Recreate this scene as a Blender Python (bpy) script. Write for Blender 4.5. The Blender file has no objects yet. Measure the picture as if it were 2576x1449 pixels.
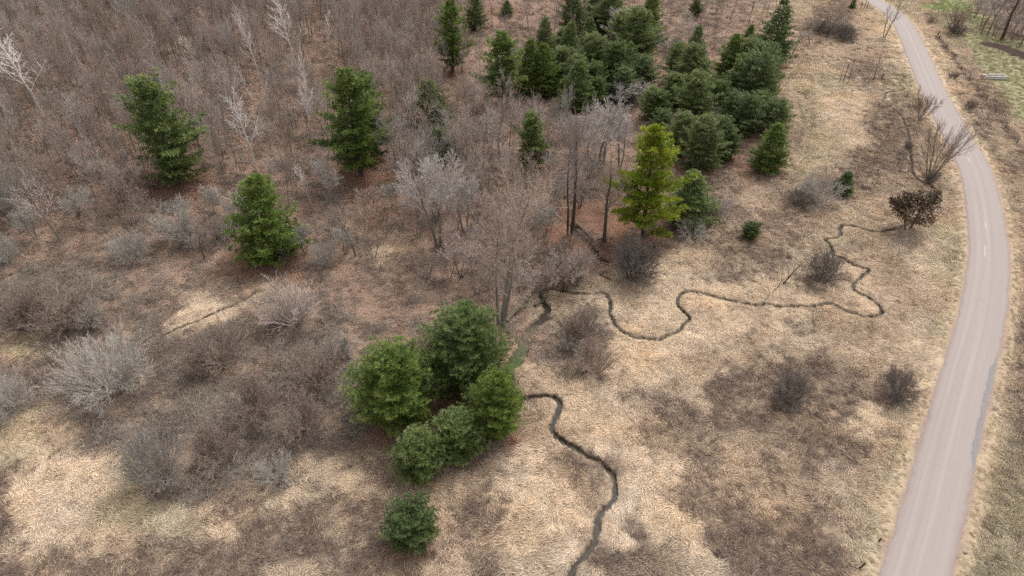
import bpy, math, random
import numpy as np
from mathutils import Vector, geometry as mgeo

# ------------------------------------------------------------------ camera, sky, sun, exposure
SC = bpy.context.scene
COL = SC.collection
CAM_H, PITCH, HFOV = 64.0, math.radians(38.0), math.radians(74.0)
cam_d = bpy.data.cameras.new('camera')
cam_d.sensor_width = 36.0
cam_d.lens = 18.0 / math.tan(HFOV / 2)
cam_d.clip_start, cam_d.clip_end = 0.5, 6000
cam = bpy.data.objects.new('camera', cam_d)
cam.location = (0, 0, CAM_H)
cam.rotation_euler = (math.pi / 2 - PITCH, 0, 0)
COL.objects.link(cam)
SC.camera = cam

SUN_EL, SUN_AZ = math.radians(56), math.radians(35)      # azimuth clockwise from +Y
world = bpy.data.worlds.new('World')
SC.world = world
world.use_nodes = True
wn, wl = world.node_tree.nodes, world.node_tree.links
wn.clear()
w_out = wn.new('ShaderNodeOutputWorld')
w_bg = wn.new('ShaderNodeBackground')
w_hs = wn.new('ShaderNodeHueSaturation')
w_sky = wn.new('ShaderNodeTexSky')
w_sky.sky_type = 'NISHITA'
w_sky.sun_disc = False
w_sky.sun_elevation = SUN_EL
w_sky.sun_rotation = SUN_AZ
w_sky.air_density, w_sky.dust_density, w_sky.ozone_density = 1.0, 3.0, 1.0
w_hs.inputs['Saturation'].default_value = 0.12          # a grey, overcast sky
w_bg.inputs['Strength'].default_value = 0.15
wl.new(w_sky.outputs[0], w_hs.inputs['Color'])
wl.new(w_hs.outputs[0], w_bg.inputs['Color'])
wl.new(w_bg.outputs[0], w_out.inputs['Surface'])
sun_d = bpy.data.lights.new('sun', 'SUN')
sun_d.energy = 1.5
sun_d.angle = math.radians(24)
sun_d.color = (1.0, 0.955, 0.90)
sun = bpy.data.objects.new('sun', sun_d)
sun.rotation_euler = (math.pi / 2 - SUN_EL, 0, -SUN_AZ + math.pi)
sun.rotation_euler = Vector((-math.sin(SUN_AZ) * math.cos(SUN_EL), -math.cos(SUN_AZ) * math.cos(SUN_EL), -math.sin(SUN_EL))).to_track_quat('-Z', 'Y').to_euler()
sun.location = (0, 0, 200)
COL.objects.link(sun)
SC.view_settings.view_transform = 'Standard'
SC.view_settings.look = 'None'
SC.view_settings.gamma = 1
SC.view_settings.use_curve_mapping = False
SC.view_settings.exposure = 1.0
cy = SC.cycles
cy.max_bounces, cy.diffuse_bounces, cy.glossy_bounces, cy.transmission_bounces, cy.transparent_max_bounces = 5, 4, 2, 2, 4
cy.use_denoising = False
cy.caustics_reflective = cy.caustics_refractive = False

rng = np.random.default_rng(7)
random.seed(7)

# ------------------------------------------------------------------ survey: photograph pixels (2576 x 1449) -> ground
PW, PH = 2576.0, 1449.0
FPX = PW / 2 / math.tan(HFOV / 2)
CP, SP = math.cos(PITCH), math.sin(PITCH)

def _h(ix, iy, s):
    n = (ix.astype(np.int64) * 374761393 + iy.astype(np.int64) * 668265263 + s * 974634777) & 0x7fffffff
    n = ((n ^ (n >> 13)) * 1274126177) & 0x7fffffff
    n = (n ^ (n >> 16)) & 0xffff
    return n / 65535.0

def vnoise(x, y, s=0):
    x = np.asarray(x, float); y = np.asarray(y, float)
    ix, iy = np.floor(x), np.floor(y)
    fx, fy = x - ix, y - iy
    fx = fx * fx * (3 - 2 * fx); fy = fy * fy * (3 - 2 * fy)
    a, b, c, d = _h(ix, iy, s), _h(ix + 1, iy, s), _h(ix, iy + 1, s), _h(ix + 1, iy + 1, s)
    return (a * (1 - fx) + b * fx) * (1 - fy) + (c * (1 - fx) + d * fx) * fy

def fbm(x, y, s=0, o=4):
    t, a, n = 0, 0.5, 0
    for k in range(o):
        t = t + a * vnoise(np.asarray(x) * 2 ** k, np.asarray(y) * 2 ** k, s + k); n += a; a *= 0.55
    return t / n

def smooth(a, b, x):
    t = np.clip((np.asarray(x, float) - a) / (b - a), 0, 1)
    return t * t * (3 - 2 * t)

def base_z(x, y):
    x = np.asarray(x, float); y = np.asarray(y, float)
    s = (x + 74) * -0.864 + (y - 70) * 0.503
    s = np.minimum(s, 190 + 0 * s)
    h = 0.17 * ((np.sqrt(s * s + 500) + s) / 2)
    h = h * smooth(-60, 40, s)
    und = (fbm(x / 22, y / 22, 3, 3) - 0.5) * 1.3 + (fbm(x / 4.0, y / 4.0, 9, 2) - 0.5) * 0.22
    calm = smooth(-30, 30, s) * 0.8 + 0.2
    return h + und * calm

def to_px(x, y, z):
    Z = z - CAM_H
    dep = y * CP - Z * SP
    dep = np.where(dep < 0.5, 0.5, dep)
    return PW / 2 + FPX * x / dep, PH / 2 + FPX * (-y * SP - Z * CP) / dep

def gnd(px, py):
    """point of the ground seen at a photograph pixel"""
    px = np.asarray(px, float); py = np.asarray(py, float)
    u, v = px - PW / 2, py - PH / 2
    dz = -(FPX * SP + v * CP); dy = FPX * CP - v * SP
    z = np.zeros_like(u)
    for _ in range(40):
        t = (z - CAM_H) / dz
        x, y = t * u, t * dy
        z = 0.5 * z + 0.5 * base_z(x, y)
    return x, y, z

def g1(px, py):
    x, y, z = gnd(np.array([px]), np.array([py]))
    return float(x[0]), float(y[0]), float(z[0])

def depth(x, y, z): return y * CP - (z - CAM_H) * SP

def height_to(y, z0, toppy):
    q = (toppy - PH / 2) / FPX
    return y * (q * CP + SP) / (q * SP - CP) + CAM_H - z0

def catmull(P, step):
    P = np.array(P, float)
    P = np.vstack([2 * P[0] - P[1], P, 2 * P[-1] - P[-2]])
    out = []
    for i in range(1, len(P) - 2):
        t = np.linspace(0, 1, 12, endpoint=False)[:, None]
        a, b, c, d = P[i - 1], P[i], P[i + 1], P[i + 2]
        out.append(0.5 * (2 * b + (c - a) * t + (2 * a - 5 * b + 4 * c - d) * t ** 2 + (3 * b - a - 3 * c + d) * t ** 3))
    out = np.vstack(out + [P[-2][None]])
    s = np.r_[0, np.cumsum(np.linalg.norm(np.diff(out, axis=0), axis=1))]
    n = max(2, int(s[-1] / step))
    q = np.linspace(0, s[-1], n)
    return np.stack([np.interp(q, s, out[:, k]) for k in range(out.shape[1])], 1)

def seg_dist(px, py, line):
    """distance, nearest index, signed side of points to a dense polyline"""
    n = len(px); d = np.full(n, 1e9); idx = np.zeros(n, int)
    lo, hi = line.min(0) - 6, line.max(0) + 6
    cand = np.where((px > lo[0]) & (px < hi[0]) & (py > lo[1]) & (py < hi[1]))[0]
    for k in range(0, len(cand), 20000):
        c = cand[k:k + 20000]
        m = (px[c, None] - line[None, :, 0]) ** 2 + (py[c, None] - line[None, :, 1]) ** 2
        j = m.argmin(1); idx[c] = j; d[c] = np.sqrt(m[np.arange(len(c)), j])
    return d, idx

# ------------------------------------------------------------------ mesh and material helpers
def mesh(name, verts, quads=None, tris=None, mats=(), attrs=None, fmat=None, smooth_shade=False):
    me = bpy.data.meshes.new(name)
    verts = np.ascontiguousarray(verts, np.float32)
    nq = 0 if quads is None else len(quads); nt = 0 if tris is None else len(tris)
    me.vertices.add(len(verts)); me.vertices.foreach_set('co', verts.ravel())
    loops = []
    if nq: loops.append(np.asarray(quads, np.int32).ravel())
    if nt: loops.append(np.asarray(tris, np.int32).ravel())
    if loops:
        L = np.concatenate(loops)
        me.loops.add(len(L)); me.loops.foreach_set('vertex_index', L)
        st = np.concatenate([np.arange(nq) * 4, nq * 4 + np.arange(nt) * 3]).astype(np.int32)
        me.polygons.add(nq + nt)
        me.polygons.foreach_set('loop_start', st)
        if fmat is not None: me.polygons.foreach_set('material_index', np.asarray(fmat, np.int32))
        me.polygons.foreach_set('use_smooth', np.full(nq + nt, smooth_shade))
    for m in mats: me.materials.append(m)
    for k, (typ, arr) in (attrs or {}).items():
        a = me.attributes.new(k, typ, 'POINT')
        arr = np.ascontiguousarray(arr)
        if typ == 'FLOAT': a.data.foreach_set('value', arr.astype(np.float32))
        elif typ == 'INT': a.data.foreach_set('value', arr.astype(np.int32))
        elif typ == 'FLOAT_VECTOR': a.data.foreach_set('vector', arr.astype(np.float32).ravel())
        elif typ == 'FLOAT_COLOR': a.data.foreach_set('color', arr.astype(np.float32).ravel())
    me.update(calc_edges=True)
    return me

def link(name, data, parent=None, loc=(0, 0, 0), rot=(0, 0, 0), scale=(1, 1, 1)):
    o = bpy.data.objects.new(name, data)
    COL.objects.link(o)
    o.location, o.rotation_euler, o.scale = loc, rot, scale
    if parent is not None: o.parent = parent
    return o

def tag(o, label, cat, group=None, kind=None):
    if label: o['label'] = label
    if cat: o['category'] = cat
    if group: o['group'] = group
    if kind: o['kind'] = kind
    return o

class NT:
    """small wrapper for building node trees"""
    def __init__(self, name):
        self.m = bpy.data.materials.new(name); self.m.use_nodes = True
        self.t = self.m.node_tree; self.t.nodes.clear()
        self.out = self.n('ShaderNodeOutputMaterial')
    def n(self, typ, **kw):
        nd = self.t.nodes.new(typ)
        for k, v in kw.items(): setattr(nd, k, v)
        return nd
    def l(self, a, b): self.t.links.new(a, b)
    def noise(self, vec, scale, detail=4, rough=0.6, dist=0.0):
        nd = self.n('ShaderNodeTexNoise')
        nd.inputs['Scale'].default_value = scale; nd.inputs['Detail'].default_value = detail
        nd.inputs['Roughness'].default_value = rough; nd.inputs['Distortion'].default_value = dist
        if vec is not None: self.l(vec, nd.inputs['Vector'])
        return nd.outputs[0]
    def ramp(self, fac, stops, interp='LINEAR'):
        nd = self.n('ShaderNodeValToRGB'); cr = nd.color_ramp; cr.interpolation = interp
        while len(cr.elements) < len(stops): cr.elements.new(0.5)
        for e, (p, c) in zip(cr.elements, stops):
            e.position = p; e.color = (*c, 1) if len(c) == 3 else c
        self.l(fac, nd.inputs[0]); return nd.outputs[0]
    def mix(self, fac, a, b, mode='MIX'):
        nd = self.n('ShaderNodeMix', data_type='RGBA', blend_type=mode)
        for s, v in ((nd.inputs[0], fac), (nd.inputs[6], a), (nd.inputs[7], b)):
            if hasattr(v, 'is_output'): self.l(v, s)
            elif isinstance(v, (int, float)): s.default_value = v
            else: s.default_value = (*v, 1)
        return nd.outputs[2]
    def math(self, op, a, b=0.0, c=0.0, clamp=False):
        nd = self.n('ShaderNodeMath', operation=op, use_clamp=clamp)
        for s, v in zip(nd.inputs, (a, b, c)):
            if hasattr(v, 'is_output'): self.l(v, s)
            else: s.default_value = v
        return nd.outputs[0]
    def attr(self, name, typ='GEOMETRY'):
        nd = self.n('ShaderNodeAttribute', attribute_name=name, attribute_type=typ); return nd
    def scale_vec(self, vec, sc, rot=(0, 0, 0)):
        nd = self.n('ShaderNodeMapping'); nd.inputs['Scale'].default_value = sc; nd.inputs['Rotation'].default_value = rot
        self.l(vec, nd.inputs['Vector']); return nd.outputs[0]
    def pos(self): return self.n('ShaderNodeNewGeometry').outputs['Position']
    def obj(self): return self.n('ShaderNodeTexCoord').outputs['Object']
    def rand(self): return self.n('ShaderNodeObjectInfo').outputs['Random']
    def hsv(self, col, h=0.5, s=1.0, v=1.0):
        nd = self.n('ShaderNodeHueSaturation')
        for k, x in (('Hue', h), ('Saturation', s), ('Value', v), ('Color', col)):
            if hasattr(x, 'is_output'): self.l(x, nd.inputs[k])
            elif k == 'Color': nd.inputs[k].default_value = (*x, 1)
            else: nd.inputs[k].default_value = x
        return nd.outputs[0]
    def bump(self, h, strength, dist):
        nd = self.n('ShaderNodeBump'); nd.inputs['Strength'].default_value = strength; nd.inputs['Distance'].default_value = dist
        self.l(h, nd.inputs['Height']); return nd.outputs[0]
    def surf(self, col, rough=0.9, spec=0.2, normal=None, trans=0.0):
        p = self.n('ShaderNodeBsdfPrincipled')
        if hasattr(col, 'is_output'): self.l(col, p.inputs['Base Color'])
        else: p.inputs['Base Color'].default_value = (*col, 1)
        if hasattr(rough, 'is_output'): self.l(rough, p.inputs['Roughness'])
        else: p.inputs['Roughness'].default_value = rough
        p.inputs['Specular IOR Level'].default_value = spec
        if normal is not None: self.l(normal, p.inputs['Normal'])
        res = p.outputs[0]
        if trans > 0:
            t = self.n('ShaderNodeBsdfTranslucent')
            if hasattr(col, 'is_output'): self.l(col, t.inputs['Color'])
            else: t.inputs['Color'].default_value = (*col, 1)
            mx = self.n('ShaderNodeMixShader'); mx.inputs[0].default_value = trans
            self.l(p.outputs[0], mx.inputs[1]); self.l(t.outputs[0], mx.inputs[2]); res = mx.outputs[0]
        self.l(res, self.out.inputs['Surface'])
        return self.m

def mat_bark(name, c1, c2, vary=0.25, scale=1.2):
    k = NT(name)
    o = k.obj()
    n = k.noise(k.scale_vec(o, (1, 1, 0.35)), scale * 3, 5, 0.7)
    col = k.ramp(n, [(0.3, c1), (0.7, c2)])
    r = k.rand()
    v = k.math('MULTIPLY_ADD', r, 2 * vary, 1 - vary)
    col = k.hsv(col, 0.5, 1.0, v)
    return k.surf(col, 0.9, 0.15)

def mat_needles(name, dark, mid, light, vary=0.14, trans=0.25):
    k = NT(name)
    t = k.attr('tint').outputs['Fac']
    col = k.ramp(t, [(0.0, dark), (0.5, mid), (1.0, light)])
    r = k.rand()
    n = k.noise(k.obj(), 0.45, 2)
    v = k.math('MULTIPLY_ADD', r, 2 * vary, 1 - vary)
    h = k.math('MULTIPLY_ADD', n, 0.07, 0.465)
    col = k.hsv(col, h, 1.0, v)
    return k.surf(col, 0.5, 0.3, None, trans)

def mat_tinted(name, col=None, trans=0.2, rough=0.85):
    """strand material: per-instance colour times a per-strand value"""
    k = NT(name)
    a = k.attr('tone', 'INSTANCER')
    s = k.attr('tint').outputs['Fac']
    c = k.hsv(a.outputs['Color'], 0.5, 1.0, s)
    return k.surf(c, rough, 0.15, None, trans)

# ------------------------------------------------------------------ land cover map (what grows where, read off the photograph)
COVER = """
llllllllllllllllllllllllllllllllllmymwmyymggll
llllllllllllllllllllllllllllllllllmmwwm...mggl
lllllllllllllllllllllllllllllllllllmm.mm...mgg
llllllllllllllllllllllllllllllllllmyyywwyy.wmg
llllllllllllllllllllllllllllllllllmmy..mwm.mwg
lllllllllllllllllllllllllllllllllllmy..wwm..wm
lllllllllllllllllllllllllllllllllrlmyy.wwmmmym
lllllllllllllllrrllllllllllllllllrlyymwwwmmmmw
lllllllllllllllrrlllllllllllllllwmmwwwwmmmmmmm
llllllllllllllllrrllllllrrrrrrlmmmwwmm.mm.mmmm
llllllllllllllllllllllllrrrrrlmmwwwwmymmmmymmm
lllllllllllrrrlllmlllllllrrrlm.mwwm.mmmmm.ymmm
bbbbblllllrrrrlllllllllllllmm....w..w..mm.ymmm
bbbbbbll.mlmmmllllllllll...............mmmmmmm
bbbbbbbl..llbbbblllllllllbb.......m.wmmmm.yymw
mybbbbbbbbbbbbbbbllllllllbw.....mwm.wmmm..mmmw
bbbbbbbbbbbbbbbblllllll.mww....mmwWwwmmmw.ymmm
bbbbbbbbbbbbbbbblllllllmm...mmm.WwWWWwwwWmymmw
bymbbbbbbbbbbbbbrrrrrrlmm..mwmWwwwwwwwWw.yym.w
yymmbbbbbbbbbbbblrrrrrmmm...mwmwwwWmwwww.yyy.w
y.m.mbbbbbbbbbbmmmlllmm.mm...mmwmmwwWwwmyyy.yw
w....ybbbbbbbw..wwlmmm..mmwm...wmmwmwwmmyyyymw
w....yybbwww..wwmmmmmw...mwm..wwmmmmwmmy.yymgg
W...yyyy.wmmmwwmWWmmmww...m..w.wwwmmwwmyyyymgg
Ww...mwwwWwWWwWmWWWmmwm..mw..W.WwWwWWwmyyyyygw
WwwWwwWwWwWWwmmwWwwmmwwm.mmWwwm.wWwwwWmyyymmgg
""".split()
COVER = [(r + r[-1] * 46)[:46] for r in COVER]
COVER = [r.replace('g', 'v') if i > 15 else r for i, r in enumerate(COVER)]
# code: colour (albedo), straw density, weed density, bramble density, leaf density
CODE = {
 '.': ((0.56, 0.445, 0.325), 1.0, 0.05, 0.0, 0.0),
 'm': ((0.42, 0.32, 0.23), 0.9, 0.22, 0.0, 0.0),
 'y': ((0.44, 0.358, 0.245), 1.0, 0.05, 0.0, 0.0),
 'w': ((0.34, 0.255, 0.185), 0.55, 0.8, 0.0, 0.0),
 'W': ((0.24, 0.178, 0.135), 0.35, 1.0, 0.0, 0.0),
 'b': ((0.26, 0.195, 0.150), 0.12, 0.35, 1.0, 0.3),
 'l': ((0.265, 0.188, 0.145), 0.1, 0.15, 0.22, 1.0),
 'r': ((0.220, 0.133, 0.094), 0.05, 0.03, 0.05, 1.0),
 'g': ((0.29, 0.265, 0.155), 0.8, 0.06, 0.0, 0.0),
 'v': ((0.31, 0.262, 0.178), 0.85, 0.25, 0.0, 0.0),
 'G': ((0.21, 0.235, 0.10), 0.8, 0.0, 0.0, 0.0),
}
CMAP = np.array([[list(CODE[c][0]) + list(CODE[c][1:]) for c in row] for row in COVER])

# ------------------------------------------------------------------ road and creeks: lines on the ground
ROAD_L = [(2640,1728),(2700,1549),(2750,1351),(2813,1152),(2865,973),(2891,854),(2907,735),(2893,576),(2865,477),(2827,397),(2763.5,278),(2719,159),(2681,79.5)]
ROAD_R = [(2856,1728),(2892,1549),(2935,1351),(2975,1152),(3016,973),(3028,854),(3024,735),(2992,576),(2958,477),(2903,397),(2841,278),(2782,159),(2746,79.5)]
K = 2576 / 3072
mid = [((a[0] + b[0]) / 2 * K, (a[1] + b[1]) / 2 * K) for a, b in zip(ROAD_L, ROAD_R)] + [(2247, 33), (2218, 14), (2188, -4), (2150, -24)]
def base_z(x, y, _b=base_z): return _b(x, y)
mx_, my_, mz_ = gnd(*np.array(mid).T)
d0 = np.array([mx_[0] - mx_[1], my_[0] - my_[1]]); d0 /= np.linalg.norm(d0)
pre = np.array([[mx_[0], my_[0]] + d0 * s for s in (160, 90, 40, 14)])
d1 = np.array([mx_[-1] - mx_[-2], my_[-1] - my_[-2]]); d1 /= np.linalg.norm(d1)
post = np.array([[mx_[-1], my_[-1]] + d1 * s for s in (30, 120, 300)])
ROAD = catmull(np.vstack([pre, np.stack([mx_, my_], 1), post]), 1.0)
for _ in range(6): ROAD[1:-1] = 0.25 * ROAD[:-2] + 0.5 * ROAD[1:-1] + 0.25 * ROAD[2:]
ROAD_HW = 2.93
_flat = base_z

def base_z(x, y):
    x = np.asarray(x, float); y = np.asarray(y, float)
    z = _flat(x, y)
    d, i = seg_dist(x.ravel(), y.ravel(), ROAD)
    w = (1 - smooth(4.0, 5.9, d)).reshape(x.shape)
    ditch = (np.exp(-((d - 5.2) / 0.9) ** 2) * 0.22).reshape(x.shape)
    return z * (1 - w) + 0.0 * w - ditch

CREEK_A = [(2291,367),(2293,400),(2300,440),(2345,470),(2364,483),(2367,503),(2357,511),(2334,516),(2315,540),(2270,570),(2234,578),(2221,583),(2191,580),(2151,571),(2124,567),(2114,575),(2114,590),(2097,600),(2077,603),(2084,613),(2092,626),(2094,640),(2107,646),(2129,653),(2144,665),(2164,671),(2184,676),(2181,686),(2161,700),(2149,710),(2147,725),(2164,738),(2184,746),(2201,760),(2214,773),(2214,786),(2197,794),(2174,796),(2151,788),(2124,780),(2101,766),(2081,763),(2054,768),(2024,770),(1994,771),(1954,770),(1934,765),(1907,768),(1884,766),(1861,761),(1831,753),(1794,745),(1761,736),(1735,734),(1716,738),(1708,750),(1707,766),(1718,784),(1733,797),(1724,810),(1712,823),(1695,840),(1669,847),(1655,853),(1622,848),(1595,845),(1575,840),(1559,826),(1545,803),(1535,783),(1534,763),(1526,745),(1512,736),(1485,738),(1459,740),(1432,735),(1405,729),(1382,726),(1362,738),(1368,758)]
CREEK_B = [(1368,758),(1380,776),(1369,800),(1341,820),(1329,843),(1315,873),(1302,900),(1282,933),(1275,965),(1290,992),(1312,999),(1342,995),(1369,994),(1392,999),(1407,1010),(1405,1029),(1397,1053),(1389,1069),(1390,1086),(1402,1099),(1425,1113),(1449,1126),(1475,1143),(1502,1156),(1522,1173),(1539,1189),(1547,1209),(1547,1236),(1540,1259),(1522,1286),(1509,1309),(1505,1343),(1492,1369),(1472,1396),(1449,1419),(1439,1446),(1432,1480),(1440,1530)]
CREEK_C = [(2264,208),(2268,216),(2278,222),(2262,228),(2231,233),(2224,247),(2224,257),(2237,265),(2257,280),(2271,297),(2277,310),(2284,333),(2291,367)]
GULLY = [(1438,560),(1445,573),(1460,592),(1475,606),(1499,636),(1522,660),(1535,684),(1512,690),(1539,703)]
PATHRUT = [(398,850),(450,822),(500,806),(560,778),(620,752),(640,738)]
def gline(P, step=0.25):
    x, y, z = gnd(*np.array(P, float).T)
    return catmull(np.stack([x, y], 1), step)
# line, half width, depth
LINES = []
for P, hw, dep in ((CREEK_A, 0.23, 0.8), (CREEK_B, 0.29, 0.75), (CREEK_C, 0.14, 0.5), (GULLY[:6], 0.5, 0.55), (GULLY[6:], 0.22, 0.4), (PATHRUT, 0.16, 0.15)):
    ln = gline(P)
    t = np.arange(len(ln)) * 0.25
    w = hw * (0.55 + 0.6 * fbm(t / 5.0, t * 0 + 3.3, 21, 3) + .45 * fbm(t / .9, t * 0 + 8.1, 22, 2))
    if P is CREEK_B: w = w * (1 + 2.0 * np.exp(-((t - 10) / 8.0) ** 2))
    wob = (fbm(t / 2.2, t * 0, 33, 4) - 0.5) * 0.7
    tn = np.gradient(ln, axis=0); tn /= np.linalg.norm(tn, axis=1)[:, None] + 1e-9
    ln = ln + np.stack([-tn[:, 1], tn[:, 0]], 1) * wob[:, None]
    LINES.append((ln, w, dep * np.clip(np.minimum(t, t[-1] - t) / 2.0 + 0.3, 0, 1) if P in (PATHRUT,) or dep < 0.55 else np.full(len(ln), dep)))

def creek_cut(x, y):
    """(depth of cut, distance to nearest bank edge)"""
    cut = np.zeros(len(x)); bank = np.full(len(x), 99.0)
    for ln, w, dp in LINES:
        d, i = seg_dist(x, y, ln)
        e = d - w[i]
        cut = np.maximum(cut, dp[i] * (1 - smooth(-0.12, 0.18, e)) * (d < 50))
        bank = np.minimum(bank, np.where(d < 50, e, 99))
    return cut, bank

# vehicle ruts and trodden lines that show as bare, darker earth
TRACKS = [([(1950,193),(2010,197),(2080,199),(2150,200),(2230,198),(2290,196)], 0.6, 0.9), ([(1950,186),(2010,189),(2080,191),(2150,192),(2290,189)], 0.45, 0.7),
          ([(1990,240),(2008,262),(2018,300),(2015,340),(2000,380)], 0.5, 0.75), ([(2016,236),(2040,262),(2046,300),(2040,340)], 0.5, 0.75),
          ([(2034,128),(2050,140),(2052,160)], 0.4, 0.5), ([(2055,134),(2075,150),(2090,170)], 0.4, 0.5),
          ([(2062,960),(2085,1010),(2110,1060),(2120,1090)], 0.4, 0.8), ([(2100,950),(2125,1000),(2150,1050)], 0.4, 0.7),
          ([(880,560),(940,540),(1000,520),(1060,515)], 0.6, 0.3)]
TRACKL = [(gline(p, 0.5), hw, s) for p, hw, s in TRACKS]
SOIL = gline([(2492,112),(2530,122),(2576,140),(2640,168)], 1.0)
FENCE_LINE = gline([(2362,98),(2398,148),(2437,200),(2480,252),(2529,322),(2584,402),(2640,480)], 1.0)      # ploughed strip
FIELD = np.array([(2352,62),(2420,88),(2450,150),(2500,215),(2540,262),(2576,318),(2720,420),(2720,90),(2576,106),(2470,92),(2400,60)])

PATCH = [  # pale straw and other patches smaller than a map cell: x, y, rx, ry, angle, code, strength
 (495,790,58,34,-0.3,'.',1), (545,812,50,20,-0.35,'.',1), (600,770,60,9,-0.4,'.',.7), (735,735,60,10,-0.2,'.',.6), (978,632,34,8,-.1,'.',.7), (950,668,22,8,-.4,'.',.7),
 (165,1205,85,50,-.15,'.',1), (140,1310,120,70,.2,'.',.9), (60,1380,70,40,0,'.',.7), (205,1400,60,25,-.2,'.',.6), (330,1290,90,40,.1,'y',.7), (430,1330,90,40,.1,'y',.7), (560,1340,60,25,0,'.',.7),
 (710,1260,55,26,-.2,'.',.9), (870,1215,70,18,-.3,'.',.9), (960,1140,60,18,.1,'.',.6), (1320,1240,70,60,0,'.',.8), (1440,760,40,14,0,'m',.7),
 (1700,1310,90,35,.55,'.',1), (1780,1400,80,26,.5,'.',1), (1620,1215,60,40,0,'.',.8), (1570,1020,60,60,0,'.',.7), (1460,1010,50,25,0,'.',.8),
 (2180,1060,50,60,.2,'.',.8), (2330,900,30,80,.3,'.',.7), (2120,690,40,30,0,'.',.5), (1930,900,28,16,0,'.',.8),(2030,860,40,26,0,'.',.7),
 (1820,980,60,20,0.3,'W',1), (1990,990,60,45,0,'W',.9), (2240,985,50,40,0,'W',.8), (1870,1380,80,60,.4,'W',.9), (1950,1430,80,40,0,'W',.7), (2100,1390,60,40,0,'W',.7),
 (1180,1330,40,50,.2,'w',.8), (1260,1290,30,45,.3,'w',.8), (1000,1385,70,30,.1,'W',.8), (955,1310,35,45,.2,'W',.7), (660,1400,160,40,-.1,'W',.9), (850,1290,120,25,0,'w',.7), (690,1330,40,40,0,'w',.6),
 (1470,1180,70,40,.4,'w',.6), (1600,1000,60,30,.3,'w',.6), (2260,330,50,40,.3,'w',.6), (2190,395,70,30,.2,'w',.8), (1830,530,50,30,.2,'W',.5), (1920,640,70,22,.15,'w',.9),
 (2085,700,60,16,.1,'W',.5), (2070,800,60,20,0,'m',.8), (2150,860,80,30,.2,'m',.8), (2100,30,50,25,0,'w',.8),
 (2365,440,16,60,-.3,'y',.8), (2410,640,14,120,0,'v',.6), (2400,800,14,100,.2,'v',.6), (2280,200,20,30,0,'g',.6), (2290,260,16,30,.3,'g',.3),(2310,22,90,14,.2,'g',.0),(2380,16,70,14,0,'G',1),(2440,40,60,12,.3,'G',.6),
 (2560,1250,60,240,0,'v',.7), (2556,900,40,120,0,'w',.6), (2480,330,20,60,-.5,'w',.6),
 (40,880,60,10,0,'y',.9), (130,885,60,10,0,'.',.4),(1040,250,60,30,0,'l',.5),(540,590,80,40,0,'l',.5),
 (1250,30,90,22,0,'r',.6),(330,60,90,20,-.2,'r',.6),(520,50,60,30,-.3,'r',.7),(200,330,60,30,0,'r',.5),(250,460,60,30,0,'r',.4),(440,620,60,30,0,'r',.3)]

PINES = []        # filled below: (x, y, radius) of needle carpets

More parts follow.
